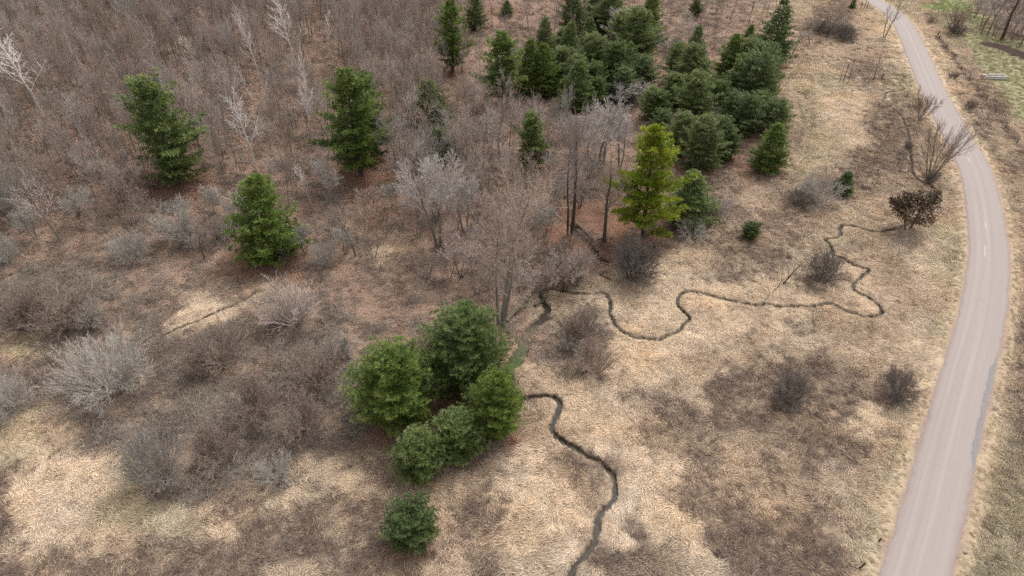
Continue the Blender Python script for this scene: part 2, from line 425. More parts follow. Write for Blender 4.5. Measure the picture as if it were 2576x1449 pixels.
def cover(x, y):
    """land cover at ground points: colour and densities"""
    z = _flat(x, y)
    px, py = to_px(x, y, z)
    wx = (fbm(x / 6, y / 6, 41, 5) - 0.5) * 190 + (fbm(x / 1.5, y / 1.5, 43, 3) - .5) * 60
    wy = (fbm(x / 6, y / 6, 51, 5) - 0.5) * 130 + (fbm(x / 1.5, y / 1.5, 53, 3) - .5) * 44
    sc = np.clip(py / 900, 0.25, 1)
    qx, qy = px + wx * sc, py + wy * sc
    gx = np.clip(qx / 56.0 - 0.5, 0, 44.999); gy = np.clip(qy / 55.73 - 0.5, 0, 24.999)
    ix, iy = gx.astype(int), gy.astype(int); fx, fy = (gx - ix)[:, None], (gy - iy)[:, None]
    c = (CMAP[iy, ix] * (1 - fx) + CMAP[iy, ix + 1] * fx) * (1 - fy) + (CMAP[iy + 1, ix] * (1 - fx) + CMAP[iy + 1, ix + 1] * fx) * fy
    for (cx, cy_, rx, ry, a, code, st) in PATCH:
        X, Y = px + wx * sc * .35 - cx, py + wy * sc * .35 - cy_
        u, v = (X * math.cos(a) + Y * math.sin(a)) / rx, (-X * math.sin(a) + Y * math.cos(a)) / ry
        w = (st * (1 - smooth(0.6, 1.25, np.sqrt(u * u + v * v))))[:, None]
        row = np.array(list(CODE[code][0]) + list(CODE[code][1:]))
        c = c * (1 - w) + row * w
    # mown / green field beyond the fence
    inside = np.zeros(len(x), bool); j = len(FIELD) - 1
    fxp, fyp = px + wx * .12, py + wy * .1
    for i in range(len(FIELD)):
        xi, yi = FIELD[i]; xj, yj = FIELD[j]
        cond = ((yi > fyp) != (yj > fyp)) & (fxp < (xj - xi) * (fyp - yi) / (yj - yi + 1e-9) + xi)
        inside ^= cond; j = i
    row = np.array(list(CODE['g'][0]) + list(CODE['g'][1:]))
    c[inside] = row
    # needles under the pines
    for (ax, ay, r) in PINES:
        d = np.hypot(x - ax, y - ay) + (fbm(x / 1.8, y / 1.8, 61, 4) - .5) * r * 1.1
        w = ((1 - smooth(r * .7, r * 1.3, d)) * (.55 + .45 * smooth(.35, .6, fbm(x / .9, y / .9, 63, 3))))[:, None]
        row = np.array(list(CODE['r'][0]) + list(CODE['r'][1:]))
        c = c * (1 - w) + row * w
    for ln, hw, st in TRACKL:
        d, _ = seg_dist(x, y, ln)
        w = (st * (1 - smooth(hw * .6, hw * 1.5, d + (vnoise(x / .8, y / .8, 71) - .5) * .4)))[:, None]
        row = np.array([0.19, .145, .105, .2, 0, 0, 0]); c = c * (1 - w) + row * w
    d, _ = seg_dist(x, y, SOIL)
    w = (1 - smooth(2.5, 3.2, d + (vnoise(x / 1.2, y / 1.2, 73) - .5) * .8))[:, None]
    c = c * (1 - w) + np.array([0.075, .05, .043, 0, 0, 0, 0]) * w
    d, _ = seg_dist(x, y, FENCE_LINE)
    w = (.8 * (1 - smooth(.5, 1.5, d + (fbm(x / 2, y / 2, 75, 2) - .5) * 1.6)))[:, None]
    c = c * (1 - w) + np.array([.24, .17, .125, .3, .9, 0, 0]) * w
    # verge: short pale grass by the road, gravelly earth at its edge
    d, i = seg_dist(x, y, ROAD)
    nb = (fbm(x / 2, y / 2, 81, 3) - .5)
    w = (0.55 * (1 - smooth(4.0, 5.4, d + nb * 2)))[:, None]
    c = c * (1 - w) + np.array([.43, .338, .232, .75, .05, 0, 0]) * w
    w = (1 - smooth(3.0, 3.55, d + nb * 1.1))[:, None]
    c = c * (1 - w) + np.array([.32, .235, .19, .12, 0, 0, 0]) * w
    return c

# pines first as a list, since their needle carpets colour the ground
# proto, base x, base y, top y, crown width px, label
PINE_LIST = [
 ('broad', 1004, 1044, 870, 216, 'broad rounded white pine at the left of the front pine clump'),
 ('tall', 1190, 905, 757, 160, 'dark pointed white pine rising behind the front pine clump'),
 ('broad2', 1172, 975, 782, 190, 'largest bright green white pine in the middle of the front clump'),
 ('broad', 1250, 1090, 935, 132, 'tall narrow white pine on the creek side of the front clump'),
 ('young', 1155, 1130, 1040, 122, 'rounded young white pine between the lowest and the creekside pine'),
 ('young2', 1058, 1180, 1092, 118, 'lowest young white pine at the bottom end of the front clump'),
 ('bushy', 1040, 1352, 1276, 134, 'lone bushy pine standing in straw below the front clump'),
 ('cone', 684, 642, 440, 200, 'cone-shaped white pine above the red needle patch and the straw path'),
 ('ragged', 456, 460, 185, 182, 'tall ragged white pine standing alone in the bare hillside wood at left'),
 ('ragged2', 908, 442, 162, 180, 'big ragged white pine with bright lower boughs behind a white snag'),
 ('ragged', 940, 400, 172, 120, 'slim pine half hidden at the right of the big ragged pine'),
 ('cone2', 1085, 312, 198, 112, 'short cone-shaped pine alone below the tall edge pines'),
 ('ragged2', 1140, 180, -8, 92, 'tall open pine with bare lower trunk at the top edge of the wood'),
 ('cone2', 1196, 75, -20, 60, 'small pine right behind the tall open pine at the top edge'),
 ('ragged2', 1266, 262, 72, 115, 'tall dark pine with pale lowest boughs above the grey bushes'),
 ('tall', 1370, 160, 62, 56, 'slim blue-green pine left of the pine grove top'),
 ('cone', 1366, 240, 130, 66, 'short pine below the slim blue-green pine'),
 ('cone2', 1450, 275, 172, 104, 'wide bright pine at the lower left edge of the grove'),
 ('tall', 1428, 190, 76, 82, 'olive green pine in the upper left of the grove'),
 ('broad2', 1482, 205, 100, 74, 'rounded pine right of the olive green pine'),
 ('broad', 1440, 95, -6, 66, 'dark pine at the top edge left of the round bare crown'),
 ('tall', 1490, 72, -14, 52, 'thin pine at the top edge beside the dark pine'),
 ('broad2', 1592, 165, 40, 106, 'tall full pine at the top right of the round bare crown'),
 ('young', 1548, 222, 118, 84, 'mid green pine in the middle of the grove'),
 ('cone', 1630, 88, -8, 58, 'grey-green pine at the top edge of the grove'),
 ('young2', 1612, 226, 150, 66, 'dark low pine in the middle of the grove beside grey brush'),
 ('broad', 1722, 240, 128, 74, 'rounded pine between the two halves of the grove'),
 ('tall', 1738, 180, 82, 50, 'slim pine behind the rounded middle pine'),
 ('layered', 1935, 165, 26, 92, 'tallest dark layered pine at the meadow corner of the grove'),
 ('cone', 1832, 190, 100, 60, 'pointed pine left of the tallest dark layered pine'),
 ('layered2', 1885, 262, 148, 96, 'wide dark pine below the tallest layered pine'),
 ('tall', 1922, 250, 158, 52, 'narrow pine on the meadow edge beside the wide dark pine'),
 ('broad2', 1738, 312, 196, 118, 'large rounded grey-green pine in the right half of the grove'),
 ('broad', 1636, 300, 228, 92, 'rounded pine above the yellow-green pine'),
 ('young', 1802, 285, 212, 70, 'small bright pine beside a heap of dead branches'),
 ('young2', 1870, 340, 252, 80, 'rounded blue-green pine near the meadow edge'),
 ('layered2', 1940, 335, 258, 84, 'dark spreading pine at the lower meadow edge of the grove'),
 ('broad', 1758, 425, 308, 118, 'large green pine right behind the yellow-green pine'),
 ('young', 1820, 400, 330, 60, 'small pine against the right flank of the large green pine'),
 ('cone', 1930, 428, 328, 76, 'single small pine with visible trunk at the meadow corner'),
 ('cone2', 1728, 562, 428, 128, 'bright young pine at the foot of the yellow-green pine'),
 ('ragged', 1338, 425, 305, 94, 'thin pine half veiled by grey bare branches'),
 ('young', 1108, 385, 322, 84, 'low pale pine tangled in bare twigs below the cone-shaped one'),
 ('cone', 1690, 265, 200, 56, 'little pine wedged behind the large grey-green pine'),
 ('young2', 1662, 345, 285, 66, 'small pine at the left foot of the large green pine'),
 ('young2', 1748, 40, 2, 40, 'small dark pine among grey twigs at the top edge'),
 ('cone', 1880, 115, 70, 50, 'small pine just left of the tallest layered pine'),
 ('cone2', 1275, 40, 0, 52, 'faint grey-green pine at the top edge among brown twigs'),
 ('broad', 1448, 238, 150, 80, 'full pine at the left edge of the grove behind the wide bright pine'),
 ('young', 1492, 240, 165, 76, 'pine at the right shoulder of the wide bright pine'),
 ('broad2', 1408, 218, 132, 66, 'pine just right of the short pine at the left edge of the grove'),
 ('young2', 1562, 252, 178, 74, 'pine above the silvery bare crown'),
 ('cone', 1330, 235, 120, 60, 'narrow pine right of the tall dark pine'),
 ('broad', 1520, 90, -6, 70, 'pine at the top edge left of the tall full pine'),
 ('tall', 1475, 160, 60, 70, 'dark pine beside the olive green pine in the grove'),
 ('young', 1512, 200, 120, 84, 'pine left of the mid green pine in the grove'),
 ('broad', 1562, 130, 40, 84, 'pine wedged left of the tall full pine at the grove top'),
 ('cone', 1610, 150, 62, 70, 'pine on the right shoulder of the tall full pine'),
 ('broad2', 1415, 150, 80, 66, 'pine between the slim blue-green and the olive green pine'),
 ('young', 1500, 262, 200, 76, 'low pine at the right foot of the wide bright pine'),
 ('cone2', 1540, 70, -10, 60, 'pine behind the round bare crown at the top edge'),
 ('cone', 1580, 190, 120, 70, 'bluish pine in the heart of the grove'),
 ('broad', 1700, 205, 120, 74, 'pine in front of the slim pine in the right grove'),
 ('young2', 1770, 262, 196, 76, 'grey-green pine above the small bright pine'),
 ('broad2', 1690, 268, 196, 80, 'pine left of the large rounded grey-green pine'),
 ('broad', 1705, 385, 296, 100, 'pine between the yellow-green and the large green pine'),
 ('young', 1800, 390, 305, 90, 'pine rounding off the right side of the large green pine'),
 ('young2', 1835, 315, 240, 80, 'pine left of the blue-green pine by the meadow edge'),
 ('cone', 1852, 240, 150, 76, 'pine left of the wide dark pine'),
 ('layered2', 1905, 215, 120, 80, 'dark pine under the tallest layered pine'),
 ('broad2', 1868, 200, 110, 78, 'full pine left below the tallest layered pine'),
 ('young', 1902, 312, 240, 72, 'pine between the blue-green and the dark spreading pine'),
 ('young2', 1655, 300, 240, 70, 'pine squeezed between the two rounded pines of the grove'),
 ('broad', 1752, 250, 160, 70, 'pine rising behind the large rounded grey-green pine'),
 ('layered', 2143, 22, -4, 34, 'tiny dark spruce beside the road at the top edge'),
 ('dark', 2116, 488, 430, 54, 'dark green cedar beside the grey bush in the meadow'),
 ('bushy', 1886, 598, 556, 46, 'small round green pine alone in the meadow'),
]
YELLOW = ('yellow', 1616, 596, 318, 176, 'yellow-green pine with open crown and bare dead lower limbs')
for (pr, bx, by, ty, w, lab) in PINE_LIST + [YELLOW]:
    x, y, z = g1(bx, by)
    r = w / FPX * float(depth(x, y, z)) / 2
    if pr not in ('dark',) : PINES.append((x, y, r * (1.0 if by > 300 else .85)))

# ------------------------------------------------------------------ the ground sheet, cut by creeks
def axis(fine0, fine1, step, far0, far1, g=1.16):
    a = [fine0]; s = step
    while a[0] > far0: s *= g; a.insert(0, a[0] - s)
    b = list(np.arange(fine0 + step, fine1, step)); s = step
    while (b or a)[-1] < far1: s *= g; b.append(b[-1] + s)
    return np.array(a + b)
gx_, gy_ = axis(-75, 140, 0.8, -2500, 2500), axis(30, 250, 0.8, -1500, 3000)
NX, NY = len(gx_), len(gy_)
X, Y = np.meshgrid(gx_, gy_)
Vx, Vy = X.ravel(), Y.ravel()
cut0, bank0 = creek_cut(Vx, Vy)
near = np.zeros((NY - 1, NX - 1), bool)
bk = bank0.reshape(NY, NX)
nb4 = np.minimum.reduce([bk[:-1, :-1], bk[1:, :-1], bk[:-1, 1:], bk[1:, 1:]])
near = nb4 < 0.9
ids = np.arange(NX * NY).reshape(NY, NX)
Q = np.stack([ids[:-1, :-1], ids[:-1, 1:], ids[1:, 1:], ids[1:, :-1]], -1)
quads = Q[~near]
# triangulate the strips of cells along the creeks with extra bank points
cells = Q[near]
loc_ids = np.unique(cells)
edges = {}
for c in cells:
    for a, b in zip(c, np.roll(c, -1)):
        k = (min(a, b), max(a, b)); edges[k] = edges.get(k, 0) + 1
border = [k for k, v in edges.items() if v == 1]
pts = [np.stack([Vx[loc_ids], Vy[loc_ids]], 1)]
for ln, w, dp in LINES:
    tn = np.gradient(ln, axis=0); tn /= np.linalg.norm(tn, axis=1)[:, None] + 1e-9
    nm = np.stack([-tn[:, 1], tn[:, 0]], 1)
    for off in (0, -0.12, 0.0, 0.2, 0.55):
        for sg in (-1, 1):
            if off == 0 and sg == -1: p = ln
            else: p = ln + nm * ((w + off) * sg)[:, None]
            d, i = seg_dist(p[:, 0], p[:, 1], ln)
            ok = d > (0 if p is ln else 1) * (w[i] + off) - 0.06
            pts.append(p[ok] + rng.normal(0, 0.015, p[ok].shape))
extra = np.vstack(pts[1:])
cellset = near
ci = np.clip(np.searchsorted(gx_, extra[:, 0]) - 1, 0, NX - 2); cj = np.clip(np.searchsorted(gy_, extra[:, 1]) - 1, 0, NY - 2)
mgx = np.minimum(extra[:, 0] - gx_[ci], gx_[ci + 1] - extra[:, 0]); mgy = np.minimum(extra[:, 1] - gy_[cj], gy_[cj + 1] - extra[:, 1])
extra = extra[near[cj, ci] & (mgx > .03) & (mgy > .03)]
allp = np.vstack([pts[0], extra])
remap = {int(g): i for i, g in enumerate(loc_ids)}
res = mgeo.delaunay_2d_cdt([Vector(p) for p in allp], [(remap[int(a)], remap[int(b)]) for a, b in border], [], 0, 1e-5)
ov = np.array([(v.x, v.y) for v in res[0]])
orig = res[3]
gid = np.full(len(ov), -1)
for i, o in enumerate(orig):
    for q in o:
        if q < len(loc_ids): gid[i] = loc_ids[q]; break
new = np.where(gid < 0)[0]
gid[new] = NX * NY + np.arange(len(new))
Vx = np.r_[Vx, ov[new, 0]]; Vy = np.r_[Vy, ov[new, 1]]
T = np.array([list(f) for f in res[2] if len(f) == 3])
cen = ov[T].mean(1)
ci = np.clip(np.searchsorted(gx_, cen[:, 0]) - 1, 0, NX - 2); cj = np.clip(np.searchsorted(gy_, cen[:, 1]) - 1, 0, NY - 2)
T = T[near[cj, ci]]
a, b, c_ = ov[T[:, 0]], ov[T[:, 1]], ov[T[:, 2]]
flip = ((b - a)[:, 0] * (c_ - a)[:, 1] - (b - a)[:, 1] * (c_ - a)[:, 0]) < 0
T[flip] = T[flip][:, ::-1]
tris = gid[T]
cut, bank = creek_cut(Vx, Vy)
Vz = base_z(Vx, Vy) - cut
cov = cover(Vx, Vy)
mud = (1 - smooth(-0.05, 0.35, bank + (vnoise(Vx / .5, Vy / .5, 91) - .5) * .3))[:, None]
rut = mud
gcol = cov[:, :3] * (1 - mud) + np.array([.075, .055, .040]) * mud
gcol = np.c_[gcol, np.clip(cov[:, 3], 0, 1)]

k = NT('meadow_ground')
att = k.attr('land')
P = k.pos()
fine = k.noise(k.scale_vec(P, (1, 1, 1)), 7.0, 6, 0.75)
med = k.noise(P, 0.9, 5, 0.65, 0.4)
streak = k.noise(k.scale_vec(P, (0.9, 5.0, 1), (0, 0, 0.9)), 1.6, 5, 0.7, 1.2)
v = k.math('MULTIPLY_ADD', fine, 0.7, 0.58)
v = k.math('MULTIPLY', v, k.math('MULTIPLY_ADD', streak, 0.7, 0.62))
v = k.math('MULTIPLY', v, k.math('MULTIPLY_ADD', med, 0.5, 0.72))
v = k.math('MULTIPLY', v, 0.95)
hue = k.math('MULTIPLY_ADD', k.noise(P, 0.35, 3), 0.03, 0.485)
gc = k.hsv(att.outputs['Color'], hue, 1.05, v)
ground_mat = k.surf(gc, 0.95, 0.1, k.bump(k.math('ADD', fine, k.math('MULTIPLY', streak, 1.5)), 0.7, 0.12))
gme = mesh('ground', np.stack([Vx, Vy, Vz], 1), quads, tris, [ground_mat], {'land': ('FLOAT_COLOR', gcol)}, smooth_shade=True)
tag(link('ground', gme), None, None, None, 'structure')

# ------------------------------------------------------------------ road
def ribbon(line, offs, zs, wob=None, seed=0):
    tn = np.gradient(line, axis=0); tn /= np.linalg.norm(tn, axis=1)[:, None]
    nm = np.stack([-tn[:, 1], tn[:, 0]], 1)
    n, m = len(line), len(offs)
    V = np.zeros((n, m, 3))
    s = np.arange(n)
    for j, (o, z) in enumerate(zip(offs, zs)):
        oo = np.full(n, o, float)
        if wob is not None and j in wob: oo = oo + (fbm(s * wob[j][1], s * 0 + j * 7.7, seed, 3) - .5) * wob[j][0]
        V[:, j, :2] = line + nm * oo[:, None]; V[:, j, 2] = z
    I = np.arange(n * m).reshape(n, m)
    F = np.stack([I[:-1, :-1], I[:-1, 1:], I[1:, 1:], I[1:, :-1]], -1).reshape(-1, 4)
    return V, F[:, ::-1]
road_fine = catmull(ROAD[::4], 0.5)
tt = np.arange(len(road_fine)) * 0.5
offs = [-2.98, -2.9, -2.2, -1.4, -0.7, 0, 0.7, 1.4, 2.2, 2.9, 2.98]
zz = [-0.06, 0.035, 0.05, 0.062, 0.07, 0.075, 0.07, 0.062, 0.05, 0.035, -0.06]
wobs = {0: (0.5, .35), 1: (0.5, .35), 9: (0.5, .35), 10: (0.5, .35)}
V, F = ribbon(road_fine, offs, zz, None, 5)
for js in ((0, 1), (9, 10)):
    w_ = (fbm(tt / 1.5, tt * 0 + js[0], 5, 4) - .5) * 0.55
    tn = np.gradient(road_fine, axis=0); tn /= np.linalg.norm(tn, axis=1)[:, None]
    for j in js: V[:, j, 0] += -tn[:, 1] * w_; V[:, j, 1] += tn[:, 0] * w_
uv = np.zeros(V.shape); uv[:, :, 0] = np.array(offs)[None]; uv[:, :, 1] = tt[:, None]
k = NT('road_chipseal')
A = k.attr('lane').outputs['Vector']
sx = k.n('ShaderNodeSeparateXYZ'); k.l(A, sx.inputs[0])
P = k.pos()
along = k.noise(k.scale_vec(A, (2.2, 0.02, 1)), 1.0, 4, 0.6)           # wear runs along the lanes
patchy = k.noise(k.scale_vec(A, (0.35, 0.12, 1)), 1.0, 5, 0.65)
grain = k.noise(P, 14, 3, 0.8)
col = k.ramp(along, [(0.3, (.220, .184, .168)), (0.5, (.245, .207, .190)), (0.7, (.277, .237, .217))])
col = k.mix(k.math('MULTIPLY', patchy, 0.55), col, (.236, .199, .184))
ax = k.math('ABSOLUTE', sx.outputs[0])
trk = k.ramp(ax, [(0.0, (0, 0, 0)), (1, (1, 1, 1))])
for c0 in (0.75, 2.05):     # wheel tracks
    g = k.math('SUBTRACT', 1.0, k.math('MULTIPLY', k.math('ABSOLUTE', k.math('SUBTRACT', ax, c0)), 2.6), clamp=True)
    col = k.mix(k.math('MULTIPLY', g, 0.35), col, (.212, .181, .168))
g = k.math('SUBTRACT', 1.0, k.math('MULTIPLY', ax, 2.4), clamp=True)
col = k.mix(k.math('MULTIPLY', g, k.math('MULTIPLY', along, 0.5)), col, (.305, .268, .255))
edge = k.math('MULTIPLY', k.math('SUBTRACT', k.math('ADD', ax, k.math('MULTIPLY', k.noise(k.scale_vec(A, (1, .5, 1)), 1.4, 4), 0.7)), 2.75), 2.2, clamp=True)
col = k.mix(k.math('MULTIPLY', edge, 0.85), col, (.215, .168, .150))
spots = k.math('GREATER_THAN', k.noise(k.scale_vec(A, (1, .55, 1)), 4.2, 2, .5), 0.775)
lane = k.math('MULTIPLY', spots, k.math('LESS_THAN', k.math('ABSOLUTE', k.math('SUBTRACT', sx.outputs[0], 0.65)), 0.5))
col = k.mix(k.math('MULTIPLY', lane, 0.75), col, (.06, .05, .045))
crk = k.n('ShaderNodeTexWave'); crk.wave_type = 'BANDS'; crk.bands_direction = 'Y'
crk.inputs['Scale'].default_value = 0.017; crk.inputs['Distortion'].default_value = 1.2; crk.inputs['Detail'].default_value = 3; crk.inputs['Detail Scale'].default_value = 8
k.l(A, crk.inputs['Vector'])
col = k.mix(k.math('MULTIPLY', k.math('GREATER_THAN', crk.outputs[0], 0.9994), 0.15), col, (.17, .145, .138))
col = k.hsv(col, 0.5, 1.0, k.math('MULTIPLY_ADD', grain, 0.22, 0.89))
road_mat = k.surf(col, 0.88, 0.25, k.bump(grain, 0.4, 0.02))
tag(link('road', mesh('road', V.reshape(-1, 3), F, None, [road_mat], {'lane': ('FLOAT_VECTOR', uv.reshape(-1, 3))}, smooth_shade=True)), None, None, None, 'structure')

def on_road(px, py):
    x, y, z = g1(px, py)
    d, i = seg_dist(np.array([x]), np.array([y]), road_fine)
    i = int(i[0]); tn = road_fine[min(i + 1, len(road_fine) - 1)] - road_fine[i - 1]; tn /= np.linalg.norm(tn)
    n = np.array([-tn[1], tn[0]])
    return i, float(np.dot(np.array([x, y]) - road_fine[i], n))
def road_z(o):
    return np.interp(o, offs, zz)
# darker tar repair along the right edge, and short strips slightly paler than the surface on the crown of the road
k = NT('tar_patch'); tar = k.surf(k.ramp(k.noise(k.pos(), 3, 5, .7), [(.3, (.13, .12, .12)), (.7, (.19, .175, .172))]), .85, .3)
k = NT('pale_strip'); pale_strip_mat = k.surf(k.ramp(k.noise(k.pos(), 5, 5, .7), [(.35, (.262, .225, .208)), (.6, (.292, .254, .236))]), .7, .3)
def road_sheet(name, i0, i1, o0, o1, m, h, ragged=0.0, label=None):
    i0, i1 = min(i0, i1), max(i0, i1)
    ln = road_fine[i0:i1 + 1]; n = len(ln)
    tn = np.gradient(road_fine, axis=0); tn /= np.linalg.norm(tn, axis=1)[:, None]; tn = tn[i0:i1 + 1]
    nm = np.stack([-tn[:, 1], tn[:, 0]], 1)
    s = np.arange(n)
    end = np.clip(np.minimum(s, n - 1 - s) / max(1.0, n * .12), 0.05, 1)
    ws = [o0 + (1 - end) * (o1 - o0) * .85 + (fbm(s * .6, s * 0, 17, 3) - .5) * ragged, np.full(n, o1, float)]
    ks = [0, .25, .5, .75, 1]
    V = []
    for t in ks:
        o = ws[0] * (1 - t) + ws[1] * t
        V.append(np.c_[ln + nm * o[:, None], road_z(o) + h])
    V = np.stack(V, 1); I = np.arange(n * 5).reshape(n, 5)
    F = np.stack([I[:-1, :-1], I[:-1, 1:], I[1:, 1:], I[1:, :-1]], -1).reshape(-1, 4)
    if (o1 > o0): F = F[:, ::-1]
    return tag(link(name, mesh(name, V.reshape(-1, 3), F, None, [m])), label, None, None, 'structure')
ia, oa = on_road(2488, 890); ib, ob = on_road(2452, 1180)
sgn = 1 if on_road(2500, 700)[1] > 0 else -1
road_sheet('road_patch', ia, ib, sgn * 2.25, sgn * 2.84, tar, 0.006, 0.35)
for (px, py, n) in ((2440, 411, 5), (2480, 578, 6), (2477, 648, 8)):
    i, o = on_road(px, py)
    road_sheet('road_marking', i, i + n, o - .13, o + .13, pale_strip_mat, 0.005, 0.16)

# ------------------------------------------------------------------ creek water
k = NT('creek_water')
alg = k.attr('algae').outputs['Fac']
n = k.noise(k.pos(), 2.5, 5, .7, .6)
wc = k.ramp(n, [(.3, (.022, .020, .016)), (.7, (.055, .047, .035))])
silt = k.attr('silt').outputs['Fac']
wc = k.mix(k.math('MULTIPLY', silt, k.ramp(k.noise(k.pos(), 1.1, 5, .7), [(.35, (.25,) * 3), (.6, (1, 1, 1))])), wc, (.175, .135, .088))
ac = k.ramp(k.noise(k.pos(), 6, 4, .7), [(.35, (.04, .075, .018)), (.65, (.11, .15, .04))])
wc = k.mix(k.math('MULTIPLY', alg, k.ramp(k.noise(k.pos(), 1.6, 5, .75), [(.40, (0.05,) * 3), (.56, (1, 1, 1))])), wc, ac)
water = k.surf(wc, 0.40, 0.10, k.bump(k.noise(k.pos(), 4, 2), .15, .02))
for (ln, w, dp) in (LINES[0], LINES[1], LINES[2]):
    tn = np.gradient(ln, axis=0); tn /= np.linalg.norm(tn, axis=1)[:, None] + 1e-9
    nm = np.stack([-tn[:, 1], tn[:, 0]], 1)
    z = base_z(ln[:, 0], ln[:, 1]) - dp * .72
    for _ in range(30): z[1:-1] = .25 * z[:-2] + .5 * z[1:-1] + .25 * z[2:]
    V = np.stack([np.c_[ln + nm * ((w + .05) * s)[:, None], z] for s in (-1, 0, 1)], 1)
    I = np.arange(len(ln) * 3).reshape(-1, 3)
    F = np.stack([I[:-1, :-1], I[:-1, 1:], I[1:, 1:], I[1:, :-1]], -1).reshape(-1, 4)[:, ::-1]
    px, py = to_px(V[..., 0].ravel(), V[..., 1].ravel(), V[..., 2].ravel())
    al = smooth(845, 915, py) * (1 - smooth(930, 985, py)) * (px < 1420) * (px > 1200) * .85
    si = smooth(815, 830, py) * (1 - smooth(862, 900, py)) * (px < 1420) * (px > 1200) * .5 + smooth(1120, 1150, py) * (1 - smooth(1190, 1230, py)) * .35 * (px > 1400)
    tag(link('creek', mesh('creek', V.reshape(-1, 3), F, None, [water], {'algae': ('FLOAT', al), 'silt': ('FLOAT', si)})), None, None, None, 'structure')

# ------------------------------------------------------------------ plant builders
class Wood:
    """collects tapering branches (polylines with radii) and builds one mesh of tubes"""
    def __init__(self): self.b = {}
    def add(self, pts, rad, sides): self.b.setdefault((len(pts), sides), []).append((pts, rad))
    def build(self, name, mats, tint=None, seed=0):
        V, Qd, Tr, off = [], [], [], 0
        for (n, s), lst in self.b.items():
            P = np.array([p for p, r in lst], float); R = np.array([r for p, r in lst], float)
            Bn = len(lst)
            T = np.gradient(P, axis=1); T /= np.linalg.norm(T, axis=2, keepdims=True) + 1e-9
            ref = np.where(np.abs(T[..., 2:3]) > .9, np.array([1., 0, 0]), np.array([0, 0, 1.]))
            U = np.cross(T, ref); U /= np.linalg.norm(U, axis=2, keepdims=True) + 1e-9
            W = np.cross(T, U)
            if s == 0:      # twig: a sliver triangle pair tapering to a point
                v0 = P[:, 0] + U[:, 0] * R[:, :1]; v1 = P[:, 0] - U[:, 0] * R[:, :1]; v2 = P[:, 0] + W[:, 0] * R[:, :1] * 1.6
                v3 = P[:, -1]
                V.append(np.stack([v0, v1, v2, v3], 1).reshape(-1, 3))
                o = off + np.arange(Bn)[:, None] * 4
                Tr += [o + np.array([0, 2, 3]), o + np.array([2, 1, 3]), o + np.array([1, 0, 3])]
                off += Bn * 4
                continue
            a = np.arange(s) * 2 * math.pi / s
            ring = P[:, :, None] + R[:, :, None, None] * (U[:, :, None] * np.cos(a)[None, None, :, None] + W[:, :, None] * np.sin(a)[None, None, :, None])
            V.append(ring.reshape(-1, 3))
            I = off + np.arange(Bn * n * s).reshape(Bn, n, s)
            J = np.roll(I, -1, 2)
            Qd.append(np.stack([I[:, :-1], J[:, :-1], J[:, 1:], I[:, 1:]], -1).reshape(-1, 4))
            off += Bn * n * s
        return mesh(name, np.vstack(V), np.vstack(Qd) if Qd else None, np.vstack(Tr) if Tr else None, mats, smooth_shade=False)

def unit(v): return v / (np.linalg.norm(v) + 1e-9)
def rv(): return np.array([random.gauss(0, 1), random.gauss(0, 1), random.gauss(0, 1)])
def turn(d, ang, az):
    ref = np.array([0, 0, 1.]) if abs(d[2]) < .95 else np.array([1., 0, 0])
    u = unit(np.cross(d, ref)); w = np.cross(d, u)
    return unit(d * math.cos(ang) + (u * math.cos(az) + w * math.sin(az)) * math.sin(ang))

def limb(trunk, crown, p, d, L, r, lvl, S, taper=0.35):
    """grow one branch and its children; S is the habit of the tree"""
    n = (7, 5, 4, 3, 2)[min(lvl, 4)]
    sides = (7, 5, 4, 3, 0)[min(lvl, 4)] if lvl < S['levels'] else 0
    if lvl >= S['levels']: n = 2
    pts, rad = [p], [r]
    q, dd = p, d
    end = r * taper if lvl < S['levels'] else 0.0
    for i in range(1, n):
        dd = unit(dd + rv() * S['gnarl'] * (0.6 if lvl == 0 else 1) + np.array([0, 0, S['up'][min(lvl, len(S['up']) - 1)]]) / n)
        q = q + dd * (L / (n - 1)); pts.append(q); rad.append(r + (end - r) * i / (n - 1))
    (trunk if lvl < S.get('trunk_lvls', 1) else crown).add(pts, rad, sides)
    if lvl >= S['levels']: return
    k = S['kids'][lvl]; k = max(1, int(round(k * random.uniform(.8, 1.2))))
    lo = S['from'][min(lvl, len(S['from']) - 1)]
    az = random.uniform(0, 6.28)
    for j in range(k):
        t = lo + (1 - lo) * (j + random.random()) / k
        f = t * (n - 1); i = min(int(f), n - 2); f -= i
        bp = pts[i] * (1 - f) + pts[i + 1] * f
        bd = unit(pts[i + 1] - pts[i])
        az += 2.4 + random.uniform(-.5, .5)
        ang = S['ang'][min(lvl, len(S['ang']) - 1)] * random.uniform(.7, 1.25)
        cl = L * S['ratio'][min(lvl, len(S['ratio']) - 1)] * (1 - S['short'] * (t - lo) / (1 - lo + 1e-6)) * random.uniform(.75, 1.15)
        cr = max((rad[i] * (1 - f) + rad[i + 1] * f) * S.get('rr', .6), S['twig'])
        if lvl + 1 >= S['levels']: cr = S['twig'] * random.uniform(.8, 1.2)
        limb(trunk, crown, bp, turn(bd, ang, az), cl, cr, lvl + 1, S)
    # leader goes on as a child so that tips stay bushy
    if lvl > 0 or S.get('leader', True):
        limb(trunk, crown, pts[-1], unit(dd + rv() * .15), L * .3, max(rad[-1], S['twig']), max(lvl + 1, S['levels'] - 1), S)

